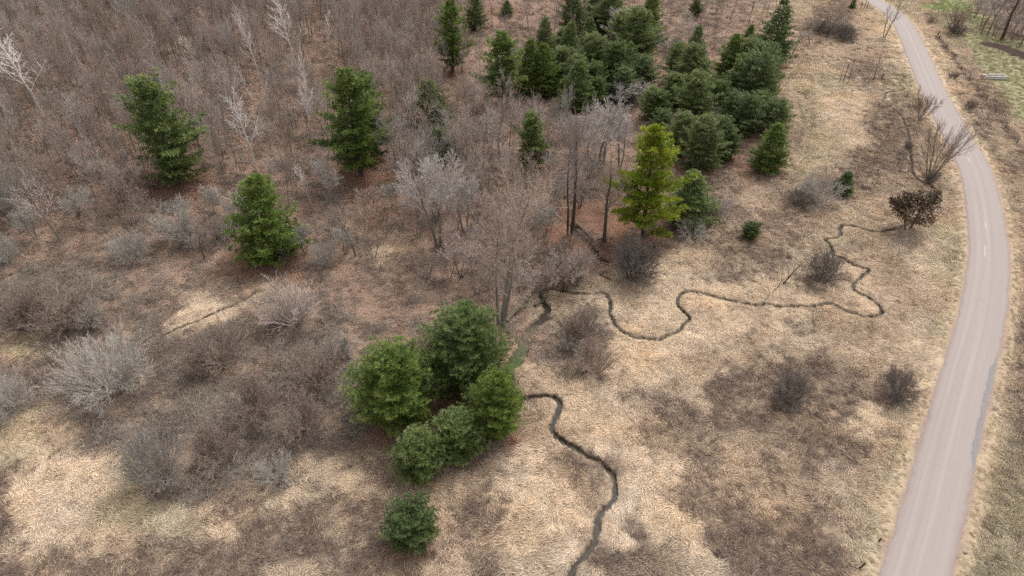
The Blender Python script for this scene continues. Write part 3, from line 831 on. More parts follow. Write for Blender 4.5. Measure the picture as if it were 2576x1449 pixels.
def bare(name, seed, H, S, bark, twigs, stems=1, splay=0.0, lean=None):
    """a leafless tree: returns (trunk mesh, crown mesh, height, width)"""
    random.seed(seed)
    T, C = Wood(), Wood()
    for i in range(stems):
        a = 6.283 * i / max(1, stems) + random.uniform(-.4, .4)
        d = unit(np.array([math.cos(a) * splay, math.sin(a) * splay, 1.0]) * 1.0 + (np.array([0, 0, 0.]) if lean is None else np.array(lean)) + rv() * .03)
        p = np.array([math.cos(a) * .12 * (stems > 1) * S['r'] * 8, math.sin(a) * .12 * (stems > 1) * S['r'] * 8, -.25])
        limb(T, C, p, d, H * S.get('trunk', .8) * (1 if i == 0 else random.uniform(.7, 1)), S['r'] * (1 if i == 0 else random.uniform(.6, .95)), 0, S, S.get('taper', .3))
    tm, cm = T.build(name + '_trunk', [bark]), C.build(name + '_crown', [twigs])
    co = np.zeros(len(cm.vertices) * 3, np.float32); cm.vertices.foreach_get('co', co); co = co.reshape(-1, 3)
    return dict(trunk=tm, crown=cm, H=float(np.percentile(co[:, 2], 99.5)), W=float(2 * np.percentile(np.hypot(co[:, 0], co[:, 1]), 96)))

grey_bark = mat_bark('bark_grey', (.11, .095, .08), (.21, .185, .158))
wood_bark = mat_bark('bark_wood', (.10, .082, .068), (.185, .155, .13))
dark_bark = mat_bark('bark_dark', (.045, .038, .032), (.10, .085, .07))
pale_bark = mat_bark('bark_pale', (.42, .38, .34), (.62, .57, .52), .15)
pine_bark = mat_bark('bark_pine', (.06, .05, .042), (.12, .10, .085))
tw_brown = mat_bark('twigs_brown', (.212, .157, .126), (.33, .258, .212), .25)
tw_pink = mat_bark('twigs_pinkish', (.275, .218, .195), (.39, .325, .295), .2)
tw_grey = mat_bark('twigs_grey', (.235, .214, .186), (.37, .342, .302), .2)
tw_mid = mat_bark('twigs_mid_grey', (.145, .13, .112), (.25, .228, .20), .15)
tw_silver = mat_bark('twigs_silvery', (.31, .275, .25), (.47, .43, .40), .12)
tw_dark = mat_bark('twigs_dark', (.115, .096, .084), (.20, .17, .15), .2)
tw_pale = mat_bark('twigs_pale', (.58, .53, .50), (.78, .73, .70), .15)
cane = mat_bark('canes', (.15, .112, .09), (.245, .19, .155), .25)

def tree(kind, pr, px, py, topy=None, wpx=None, rot=None, label='', cat='tree', group=None, xyz=None, sc=None, parts=('trunk', 'crown'), wide=1.7):
    x, y, z = xyz if xyz else g1(px, py)
    if sc is None:
        d = float(depth(x, y, z))
        h = height_to(y, z, topy)
        w = wpx / FPX * d if wpx else pr['W'] * h / pr['H']
        sz, sx = h / pr['H'], w / pr['W']
        sx = min(max(sx, .55 * sz), wide * sz)
    else: sz = sx = sc
    r = link(kind, None, None, (x, y, z - .05), (0, 0, random.uniform(0, 6.28) if rot is None else rot), (sx, sx, sz))
    r.empty_display_size = .5
    for p in parts:
        if pr.get(p) is not None: link(p, pr[p], r)
    return tag(r, label, cat, group)

# ---- conifers
def pine(name, seed, H, R, shape, crown0=.08, whorl=.6, nb=5.5, tuft=.34, dens=1.0, blades=11, gaps=0.0, needles=None, open_=0.0, dead=0.0, droop=0.0, bw=.055, jag=.2, dirup=.5):
    random.seed(seed); rg = np.random.default_rng(seed)
    T, Dd = Wood(), Wood()
    lean = rv() * .012; lean[2] = 0
    tp = [np.array([0, 0, -.3])] + [np.array([lean[0] * h * 1.0 + math.sin(h * .5 + seed) * .05, lean[1] * h + math.cos(h * .4) * .05, h]) for h in np.linspace(.6, H * .985, 8)]
    r0 = .017 * H + .03
    T.add(tp, [r0 * (1 - .93 * i / 8) for i in range(9)], 8)
    def axis_at(h): return np.array([np.interp(h, [p[2] for p in tp], [p[k] for p in tp]) for k in range(3)])
    cs, cd, ct = [], [], []
    h = H * crown0
    while h < H * .985:
        t = (h - H * crown0) / (H * (1 - crown0))
        if shape == 'cone': prof = (1 - t) ** .82 * (.75 + .25 * min(1, t / .12))
        elif shape == 'round': prof = math.sqrt(max(0, 1 - ((t - .32) / .70) ** 2)) if t > .32 else (.72 + .28 * t / .32)
        elif shape == 'egg': prof = (max(0, 1 - t ** 1.9)) ** .75 * (.6 + .4 * min(1, t / .25))
        else: prof = (1 - t ** 1.4) ** .7 * (.55 + .45 * min(1, t / .3)) * (.7 + .3 * math.sin(h * 2.3 + seed))
        k = max(3, int(round(nb * random.uniform(.8, 1.2) * (1 if t < .85 else .8))))
        a0 = random.uniform(0, 6.28)
        for j in range(k):
            if random.random() < gaps: continue
            L = max(.25, R * prof * random.uniform(1 - 1.6 * jag, 1 + .5 * jag))
            az = a0 + 6.283 * j / k + random.uniform(-.3, .3)
            el = -droop + .12 + .85 * t ** 1.5 + random.uniform(-.12, .12)
            p = axis_at(h + random.uniform(-.15, .15))
            out = np.array([math.cos(az), math.sin(az), 0]); side = np.array([-math.sin(az), math.cos(az), 0])
            n = 5; pts = []
            for i in range(n):
                s = i / (n - 1)
                zz = L * (math.tan(el) * s * .8 - droop * .3 * s + .22 * s * s * (1 - droop))
                pts.append(p + out * L * s + side * (math.sin(s * 2 + seed + j) * .06 * L) + np.array([0, 0, zz]))
            isdead = t < dead and random.random() < .8
            (Dd if True else T).add(pts, [max(.012, .010 * L + .008) * (1 - .8 * i / (n - 1)) * (1.3 if isdead else 1) for i in range(n)], 4)
            btint = random.gauss(0, .10)
            if isdead:
                for q in range(6):
                    f = random.uniform(.3, 1) * (n - 1.001); i = int(f); bp = pts[i] + (pts[i + 1] - pts[i]) * (f - i)
                    e = unit(out * .6 + side * random.uniform(-1, 1) + np.array([0, 0, random.uniform(-.3, .3)])) * L * .3
                    Dd.add([bp, bp + e], [.018, .0], 0)
                continue
            st = .42 / dens
            s0 = .18 if open_ == 0 else .18 + .6 * open_
            m = max(2, int(L * (1 - s0) / st) + 1)
            for q in range(m):
                s = s0 + (1 - s0) * (q + .5 * random.random()) / m
                f = s * (n - 1.001); i = int(f); bp = pts[i] + (pts[i + 1] - pts[i]) * (f - i)
                latL = (.30 * L * (1 - s) + .34) * (1 - .3 * open_)
                for sg in (-1, 1):
                    nn = max(1, int(latL / st + random.random()))
                    for u in range(nn):
                        dist = latL * (u + .6) / nn
                        d_ = unit(out * .75 + side * sg * .9 + np.array([0, 0, .25]))
                        cs.append(bp + d_ * dist + rv() * .06); cd.append(unit(out * .5 + side * sg * .4 + np.array([0, 0, dirup]) + rv() * .22)); ct.append(.45 + btint + .14 * rg.standard_normal())
            cs.append(pts[-1]); cd.append(unit(out * .7 + np.array([0, 0, dirup + .2]))); ct.append(.62 + btint)
        h += whorl * random.uniform(.8, 1.2) * (1 if t < .75 else .7)
    for q in range(4):
        cs.append(np.array(tp[-1]) + rv() * .12); cd.append(unit(rv() * .3 + np.array([0, 0, 1.]))); ct.append(.6)
    cs, cd, ct = np.array(cs), np.array(cd), np.clip(np.array(ct), 0, 1)
    N, B = len(cs), blades
    # every tuft is a brush of needle blades
    rd = rg.standard_normal((N, B, 3)); rd /= np.linalg.norm(rd, axis=2, keepdims=True)
    bd = cd[:, None] * .85 + rd * .75; bd /= np.linalg.norm(bd, axis=2, keepdims=True)
    ln = tuft * rg.uniform(.7, 1.25, (N, B, 1))
    sd = np.cross(bd, rg.standard_normal((N, B, 3))); sd /= np.linalg.norm(sd, axis=2, keepdims=True) + 1e-9
    base = cs[:, None] + bd * .02
    mid_ = base + bd * ln * .45
    a = mid_ + sd * bw * .5; b = mid_ - sd * bw * .5; tip = base + bd * ln
    V = np.stack([base, a, tip, b], 2).reshape(-1, 3)
    I = np.arange(N * B * 4).reshape(-1, 4)
    tint = np.repeat(np.clip(ct[:, None] + rg.normal(0, .07, (N, B)), 0, 1).ravel(), 4)
    cm = mesh(name + '_needles', V, I, None, [needles], {'tint': ('FLOAT', tint)})
    tm = T.build(name + '_trunk', [pine_bark]); bm_ = Dd.build(name + '_boughs', [grey_bark if dead > 0 else pine_bark])
    rr = np.hypot(cs[:, 0], cs[:, 1])
    return dict(trunk=tm, boughs=bm_, needles=cm, H=float(cs[:, 2].max() + tuft * .5), W=float(2 * np.percentile(rr, 97) + tuft * .6), n=N)

nd_green = mat_needles('needles_green', (.040, .064, .017), (.118, .160, .044), (.235, .265, .092))
nd_blue = mat_needles('needles_bluegreen', (.046, .070, .024), (.130, .168, .058), (.245, .268, .112))
nd_grove = mat_needles('needles_soft_green', (.052, .076, .026), (.150, .185, .060), (.270, .292, .112))
nd_bright = mat_needles('needles_bright', (.046, .078, .014), (.135, .190, .036), (.255, .290, .068))
nd_yellow = mat_needles('needles_yellow', (.075, .11, .010), (.20, .245, .020), (.36, .37, .035), .08)
nd_dark = mat_needles('needles_dark', (.034, .058, .018), (.090, .130, .041), (.19, .22, .085), .08)
PP = {
 'broad':   pine('broad_pine', 11, 12.0, 5.3, 'egg', .03, .50, 6.5, .38, 1.1, 18, 0, nd_bright, jag=.15, bw=.042),
 'broad2':  pine('full_pine', 12, 13.0, 5.0, 'egg', .03, .50, 6.5, .38, 1.1, 18, 0, nd_green, jag=.17, bw=.042),
 'tall':    pine('narrow_pine', 13, 13.0, 3.4, 'cone', .05, .52, 6.5, .38, 1.1, 11, 0, nd_green, jag=.18, bw=.06),
 'young':   pine('young_pine', 14, 7.5, 2.9, 'egg', .03, .40, 6.5, .32, 1.25, 17, 0, nd_green, jag=.16, bw=.038),
 'young2':  pine('small_pine', 15, 7.0, 2.8, 'egg', .03, .40, 6.5, .32, 1.25, 17, 0, nd_green, jag=.2, bw=.038),
 'bushy':   pine('bushy_pine', 16, 5.0, 2.9, 'round', .02, .34, 6.5, .28, 1.4, 17, .04, nd_dark, jag=.26, bw=.05),
 'cone':    pine('cone_pine', 17, 12.5, 4.6, 'cone', .03, .62, 6.5, .42, 1.1, 12, .03, nd_bright, jag=.24, bw=.07),
 'cone2':   pine('pointed_pine', 18, 11.0, 4.2, 'cone', .03, .58, 6.5, .42, 1.1, 11, .03, nd_green, jag=.26, bw=.07),
 'ragged':  pine('ragged_pine', 19, 16.0, 4.8, 'irr', .06, .66, 6, .48, 1.15, 12, .08, nd_green, jag=.36, bw=.085),
 'ragged2': pine('open_pine', 20, 17.0, 5.0, 'irr', .10, .72, 6, .48, 1.15, 12, .08, nd_bright, jag=.36, bw=.085),
 'layered': pine('layered_pine', 21, 15.0, 4.6, 'cone', .08, .85, 6.5, .46, 1.1, 11, .03, nd_dark, droop=.12, jag=.22, bw=.08),
 'layered2': pine('spreading_pine', 22, 10.0, 4.4, 'egg', .05, .7, 6.5, .42, 1.1, 11, .03, nd_blue, droop=.05, jag=.22, bw=.075),
 'yellow':  pine('yellow_pine', 23, 17.0, 5.6, 'irr', .07, .66, 6.5, .52, 1.25, 13, .15, nd_yellow, open_=.15, dead=.16, droop=.08, jag=.46, bw=.09),
 'feather': pine('feathery_pine', 25, 12.0, 4.6, 'egg', .04, .74, 6.5, .48, 1.15, 12, .06, nd_grove, jag=.36, bw=.08),
 'feather2': pine('feathery_pine', 26, 12.0, 4.6, 'egg', .03, .70, 6.5, .48, 1.15, 12, .06, nd_green, jag=.36, bw=.08),
 'feather3': pine('feathery_pine', 27, 11.5, 4.7, 'egg', .04, .78, 6.5, .48, 1.15, 12, .06, nd_blue, jag=.38, bw=.08),
 'dark':    pine('cedar', 24, 4.2, 1.7, 'cone', .03, .3, 7, .22, 1.5, 9, 0, nd_dark, jag=.2),
}
for (pr, bx, by, ty, w, lab) in PINE_LIST + [YELLOW]:
    kind = {'dark': 'cedar_tree', 'bushy': 'small_pine'}.get(pr, 'pine_tree')
    grove = 1300 < bx < 1995 and by < 460
    w *= 1.30 if grove else (1.0 if pr == 'broad' else 1.2) if 850 < by < 1200 else .88 if bx < 960 else 1.05
    if grove: pr = {'broad': 'feather', 'broad2': 'feather', 'young': 'feather2', 'young2': 'feather3'}.get(pr, pr)
    ty -= (by - ty) * (.20 if grove else 0.0)
    tree(kind, PP[pr], bx, by, ty, w, None, lab, 'cedar' if pr == 'dark' else 'pine', 'evergreen trees', parts=('trunk', 'boughs', 'needles'), wide=1.4 if grove else 1.7)

# ---- habits of leafless trees
H_FOREST = dict(levels=3, kids=(13, 7, 5), ratio=(.34, .5, .6), ang=(.62, .7, .7), up=(.05, .35, .25), gnarl=.10, short=.55, r=.11, twig=.016, **{'from': (.42, .25, .2)}, trunk=.82, rr=.45)
H_BIRCH = dict(levels=3, kids=(15, 6, 4), ratio=(.27, .5, .55), ang=(.55, .6, .6), up=(.03, .4, .3), gnarl=.07, short=.6, r=.13, twig=.016, **{'from': (.35, .2, .2)}, trunk=.85, rr=.42)
H_CROWN = dict(levels=4, kids=(7, 6, 6, 5), ratio=(.75, .55, .5, .5), ang=(.55, .55, .6, .7), up=(.03, .25, .2, .1), gnarl=.11, short=.3, r=.20, twig=.019, **{'from': (.62, .3, .2, .2)}, trunk=.5, rr=.62, taper=.5)
H_BIG = dict(levels=4, kids=(9, 6, 5, 5), ratio=(.46, .55, .5, .5), ang=(.6, .6, .65, .7), up=(.05, .3, .15, .1), gnarl=.12, short=.4, r=.30, twig=.016, **{'from': (.4, .25, .2, .2)}, trunk=.78, rr=.5)
H_WILLOW = dict(levels=3, kids=(10, 6, 5), ratio=(.46, .5, .5), ang=(.42, .5, .55), up=(.12, .3, .3), gnarl=.13, short=.5, r=.13, twig=.012, **{'from': (.35, .3, .2)}, trunk=.82, rr=.5)
H_SHRUB = dict(levels=3, kids=(5, 4, 4), ratio=(.5, .5, .5), ang=(.5, .55, .6), up=(.0, .1, .1), gnarl=.13, short=.3, r=.042, twig=.010, **{'from': (.3, .25, .2)}, trunk=.8, rr=.6, trunk_lvls=0)
H_SHRUBD = dict(H_SHRUB, kids=(6, 5, 4), gnarl=.18, twig=.010)
H_SMALL = dict(levels=3, kids=(7, 5, 4), ratio=(.5, .5, .5), ang=(.7, .65, .6), up=(.05, .3, .2), gnarl=.12, short=.4, r=.07, twig=.010, **{'from': (.3, .25, .2)}, trunk=.8, rr=.5)

BT = {}
for i in range(6):
    BT['forest%d' % i] = bare('slender_tree', 100 + i, 12.5 + i * .5, dict(H_FOREST, kids=(14 + i % 3, 8, 5), r=.078 + .014 * (i % 3)), (grey_bark, wood_bark)[i % 2], (tw_brown, tw_pink, tw_brown, tw_grey)[i % 4])
for i in range(3):
    BT['birch%d' % i] = bare('pale_tree', 130 + i, 13.0, dict(H_BIRCH), pale_bark, tw_pale)
for i in range(3):
    BT['crown%d' % i] = bare('fan_tree', 140 + i, 9.5, dict(H_CROWN, r=.17), grey_bark, (tw_silver, tw_silver, tw_silver)[i], stems=(2, 2, 2)[i], splay=.12)
BT['big0'] = bare('old_tree', 150, 13.0, dict(H_BIG, r=.30, ratio=(.52, .55, .5, .5), ang=(.8, .65, .7, .7), twig=.016, kids=(9, 6, 5, 5)), grey_bark, tw_brown, stems=3, splay=.22)
BT['big1'] = bare('old_tree', 151, 13.0, dict(H_BIG, r=.30, ratio=(.5, .55, .5, .5)), dark_bark, tw_pink, stems=2, splay=.10)
BT['big2'] = bare('old_tree', 152, 12.0, dict(H_BIG, r=.26), dark_bark, tw_brown, lean=(.12, .05, 0))
BT['big3'] = bare('old_tree', 153, 13.0, dict(H_BIG, r=.28), grey_bark, tw_dark)
BT['willow'] = bare('fan_stemmed_tree', 160, 8.5, dict(H_WILLOW), grey_bark, tw_brown, stems=11, splay=.55, lean=(.12, .05, 0))
BT['willow2'] = bare('fan_stemmed_tree', 161, 5.0, dict(H_WILLOW, r=.08, kids=(8, 6, 5)), grey_bark, tw_brown, stems=9, splay=.45)
BT['open'] = bare('roadside_tree', 162, 11.0, dict(H_WILLOW, r=.17, kids=(9, 6, 5), ang=(.45, .45, .5)), grey_bark, tw_grey, stems=2, splay=.10)
BT['thin'] = bare('thin_tree', 163, 6.0, dict(H_SMALL, r=.065, kids=(11, 4, 3), ratio=(.28, .5, .5)), dark_bark, tw_dark)
BT['small'] = bare('small_tree', 164, 4.2, dict(H_SMALL, trunk=.65, kids=(9, 6, 5), up=(.05, .1, .05)), dark_bark, tw_grey)
BT['small2'] = bare('small_tree', 165, 5.0, dict(H_SMALL, kids=(9, 6, 5)), grey_bark, tw_brown, stems=2, splay=.2)
def shrub(nm, seed, H, S, m, stems, splay):
    random.seed(seed)
    C = Wood()
    for i in range(stems):
        a = 6.283 * random.random(); s = splay * math.sqrt(random.random())
        d = unit(np.array([math.cos(a) * s, math.sin(a) * s, 1.0]))
        limb(C, C, np.array([math.cos(a), math.sin(a), 0]) * random.uniform(0, .35) - np.array([0, 0, .1]), d, H * random.uniform(.75, 1.1) * (1 - .12 * min(s, 2)), S['r'] * random.uniform(.7, 1.2), 0, S, .4)
    cm = C.build(nm, [m])
    co = np.zeros(len(cm.vertices) * 3, np.float32); cm.vertices.foreach_get('co', co); co = co.reshape(-1, 3)
    return dict(stems=cm, H=float(np.percentile(co[:, 2], 99)), W=float(2 * np.percentile(np.hypot(co[:, 0], co[:, 1]), 95)))
SH = {
 'grey': shrub('grey_shrub', 200, 3.2, dict(H_SHRUB, r=.028, gnarl=.10), tw_grey, 52, 1.5),
 'grey2': shrub('grey_shrub', 201, 3.0, dict(H_SHRUBD), tw_grey, 26, 1.3),
 'mid': shrub('grey_shrub', 206, 3.0, dict(H_SHRUB, r=.028, gnarl=.15), tw_mid, 56, 1.35),
 'brown': shrub('brown_shrub', 202, 2.6, dict(H_SHRUBD), tw_brown, 30, 1.2),
 'dark': shrub('dark_shrub', 203, 2.6, dict(H_SHRUBD), tw_dark, 30, 1.1),
 'dark2': shrub('dark_shrub', 204, 2.2, dict(H_SHRUB), tw_dark, 38, 1.2),
 'pink': shrub('pinkish_shrub', 205, 2.8, dict(H_SHRUB), tw_pink, 26, 1.1),
}

# ---- leafless trees one can point to: kind, proto, base x, base y, top y, crown width, label
NOTED = [
 ('bare_tree', 'crown0', 1102, 622, 385, 165, 'bare tree with pale pinkish fan crown on a dark forked trunk in mid wood', None),
 ('bare_tree', 'big1', 1432, 590, 280, 130, 'tall dark bare tree with several trunks at the head of the gully', None),
 ('bare_tree', 'big2', 1520, 605, 390, 120, 'dark bare tree leaning right beside the yellow-green pine', None),
 ('bare_tree', 'crown0', 1512, 425, 256, 158, 'round grey bare crown like a dome in front of the pine grove', None),
 ('bare_tree', 'crown2', 1560, 420, 290, 90, 'smaller grey bare crown right of the domed one, before the yellow-green pine', None),
 ('bare_tree', 'crown0', 1440, 410, 285, 96, 'grey bare crown left of the domed one', None),
 ('bare_tree', 'big0', 1262, 818, 430, 280, 'huge old bare tree with three grey trunks above the front pine clump', None),
 ('bare_tree', 'big3', 1300, 700, 480, 130, 'bare tree with thin haze of twigs behind the huge three-trunked tree', None),
 ('roadside_tree', 'willow', 2335, 455, 298, 136, 'bare tree of many fanned stems leaning over the road edge', None),
 ('roadside_tree', 'willow2', 2312, 306, 228, 66, 'small fan-stemmed bare tree beside the road above the larger fan', None),
 ('roadside_tree', 'open', 2222, 98, -22, 66, 'tall forked bare tree at the roadside by the top edge', None),
 ('thin_tree', 'thin', 2122, 206, 128, 30, 'thin bare tree at the left of the row by the farm track', 'thin trees by the farm track'),
 ('thin_tree', 'thin', 2134, 207, 138, 28, 'thin bare tree leaning right in the row by the farm track', 'thin trees by the farm track'),
 ('thin_tree', 'thin', 2112, 208, 150, 22, 'shortest thin bare tree in the row by the farm track', 'thin trees by the farm track'),
 ('thin_tree', 'thin', 2196, 204, 122, 36, 'thin bare tree standing nearest the road on the farm track', 'thin trees by the farm track'),
 ('thin_tree', 'thin', 2178, 202, 160, 16, 'faint sapling just left of the thin tree nearest the road', 'thin trees by the farm track'),
 ('thin_tree', 'thin', 2180, 132, 108, 18, 'tiny bare sapling in straw above the farm track', None),
 ('bare_tree', 'small', 1988, 148, 78, 52, 'bare tree standing alone on the meadow side of the tallest pine', None),
 ('bare_tree', 'small', 2036, 112, 76, 58, 'small spreading grey tree above the farm track', None),
 ('bare_tree', 'open', 2082, 80, 2, 56, 'bare tree in the dark thicket at the top of the meadow', None),
 ('bare_tree', 'small2', 2116, 96, 22, 60, 'dark bare tree at the right end of the meadow thicket', None),
 ('bare_tree', 'small2', 2052, 62, 12, 46, 'bare tree at the left end of the meadow thicket', None),
 ('bare_tree', 'willow2', 2396, 80, 10, 82, 'bushy many-stemmed bare tree on the green field edge across the road', None),
 ('bare_tree', 'big3', 2481, 92, -25, 80, 'dark bare tree at the left end of the grey wood across the field', None),
 ('bare_tree', 'big2', 2520, 100, -40, 95, 'dark bare tree in the grey wood above the ploughed strip', None),
 ('bare_tree', 'big3', 2565, 118, -40, 90, 'dark bare tree at the right corner of the grey wood', None),
 ('bare_tree', 'forest3', 2500, 70, -40, 70, 'leftmost grey bare tree deep inside the wood across the field', 'grey trees deep in the wood across the field'),
 ('bare_tree', 'forest5', 2540, 72, -50, 80, 'grey bare tree deeper inside the wood across the field', 'grey trees deep in the wood across the field'),
 ('bare_tree', 'forest3', 2590, 90, -50, 80, 'grey bare tree in the far right corner of the wood across the field', 'grey trees deep in the wood across the field'),
 ('bare_tree', 'crown0', 2545, 100, 30, 70, 'grey bare tree with wide crown over the ploughed strip', None),
 ('bare_tree', 'crown1', 2500, 92, 20, 60, 'grey bare crown between the dark trunks across the field', None),
 ('bare_tree', 'crown2', 2470, 70, -10, 60, 'grey crown behind the leftmost dark trunk across the field', None),
 ('bare_tree', 'crown1', 2530, 60, -20, 70, 'grey crown at the top edge of the wood across the field', None),
 ('bare_tree', 'crown0', 2570, 80, -10, 80, 'grey crown at the right edge of the wood across the field', None),
 ('bare_tree', 'crown2', 2595, 125, 20, 90, 'grey crown cut by the right edge above the ploughed strip', None),
 ('bare_tree', 'crown1', 2450, 45, -20, 50, 'small grey crown at the left back of the wood across the field', None),
 ('bare_tree', 'thin', 2466, 88, 30, 30, 'thin bare tree left of the wood across the field', None),
 ('pale_tree', 'birch0', 792, 380, 108, 72, 'white-barked slender tree with narrow crown left of the big ragged pine', None),
 ('pale_tree', 'birch1', 646, 430, 215, 88, 'white-barked tree with open crown between the two left pines', None),
 ('pale_tree', 'birch2', 660, 215, 5, 60, 'white-barked thin tree leaning left near the top edge', None),
 ('pale_tree', 'birch1', 745, 170, -15, 100, 'pale tree with wide pinkish crown at the top edge', None),
 ('pale_tree', 'birch0', 632, 250, 150, 44, 'short white-barked snag below the thin leaning birch', None),
 ('pale_tree', 'birch2', 500, 175, 75, 54, 'small white-branched tree among brown trunks near the top', None),
 ('pale_tree', 'birch1', 112, 300, 50, 120, 'big pale leaning tree at the left edge of the wood', None),
 ('pale_tree', 'birch2', 784, 515, 395, 46, 'pale sapling below the big ragged pine', None),
 ('pale_tree', 'birch0', 878, 262, 165, 44, 'white snag standing before the top of the big ragged pine', None),
 ('pale_tree', 'birch0', 672, 330, 195, 60, 'pale slim tree right of the open-crowned white tree', None),
 ('pale_tree', 'birch2', 825, 130, 20, 50, 'pale slim tree near the top edge left of the ragged pine', None),
 ('bare_tree', 'crown2', 830, 520, 405, 80, 'grey leafless tree below the big ragged pine, twigs over the leaf litter', None),
 ('bare_tree', 'big3', 895, 645, 485, 120, 'faint brown bare tree right of the cone-shaped pine', None),
 ('bare_tree', 'forest1', 155, 612, 435, 110, 'bare tree with dark lower trunk in the open slope at left', None),
 ('bare_tree', 'forest0', 268, 605, 500, 70, 'small forked bare tree right of the dark-trunked tree on the left slope', None),
 ('bare_tree', 'thin', 516, 652, 570, 50, 'tiny bare tree left of the cone-shaped pine', None),
 ('bare_tree', 'thin', 722, 682, 610, 36, 'bare sapling at the lower right of the cone-shaped pine', None),
 ('bare_tree', 'crown0', 1170, 590, 440, 110, 'faint pinkish bare tree right of the fan-crowned tree', None),
 ('bare_tree', 'forest4', 1268, 520, 330, 100, 'slim bare tree with reddish twigs left of the veiled thin pine', None),
 ('bare_tree', 'forest1', 1215, 420, 270, 100, 'slim bare tree with forked top below the tall dark pine', None),
 ('bare_tree', 'big3', 1005, 305, 160, 110, 'dark-trunked bare tree between the big ragged pine and the cone-shaped one', None),
 ('bare_tree', 'crown1', 1540, 120, 28, 110, 'round brown bare crown between the pine tops at the top edge', None),
 ('bare_tree', 'crown2', 1600, 260, 205, 90, 'grey bare crown low in the middle of the pine grove', None),
 ('bare_tree', 'crown1', 1555, 275, 215, 80, 'silvery bare crown beside the wide bright pine', None),
 ('bare_tree', 'small2', 2062, 500, 420, 60, 'grey bare tree rising from the grey bush in the meadow', None),
 ('bare_tree', 'forest3', 1395, 330, 235, 60, 'grey bare tree under the wide bright pine', None),
]
for (kd, pr, bx, by, ty, w, lab, grp) in NOTED:
    tree(kd, BT[pr], bx, by, ty, w, None, lab, 'tree', grp or 'bare trees standing apart')

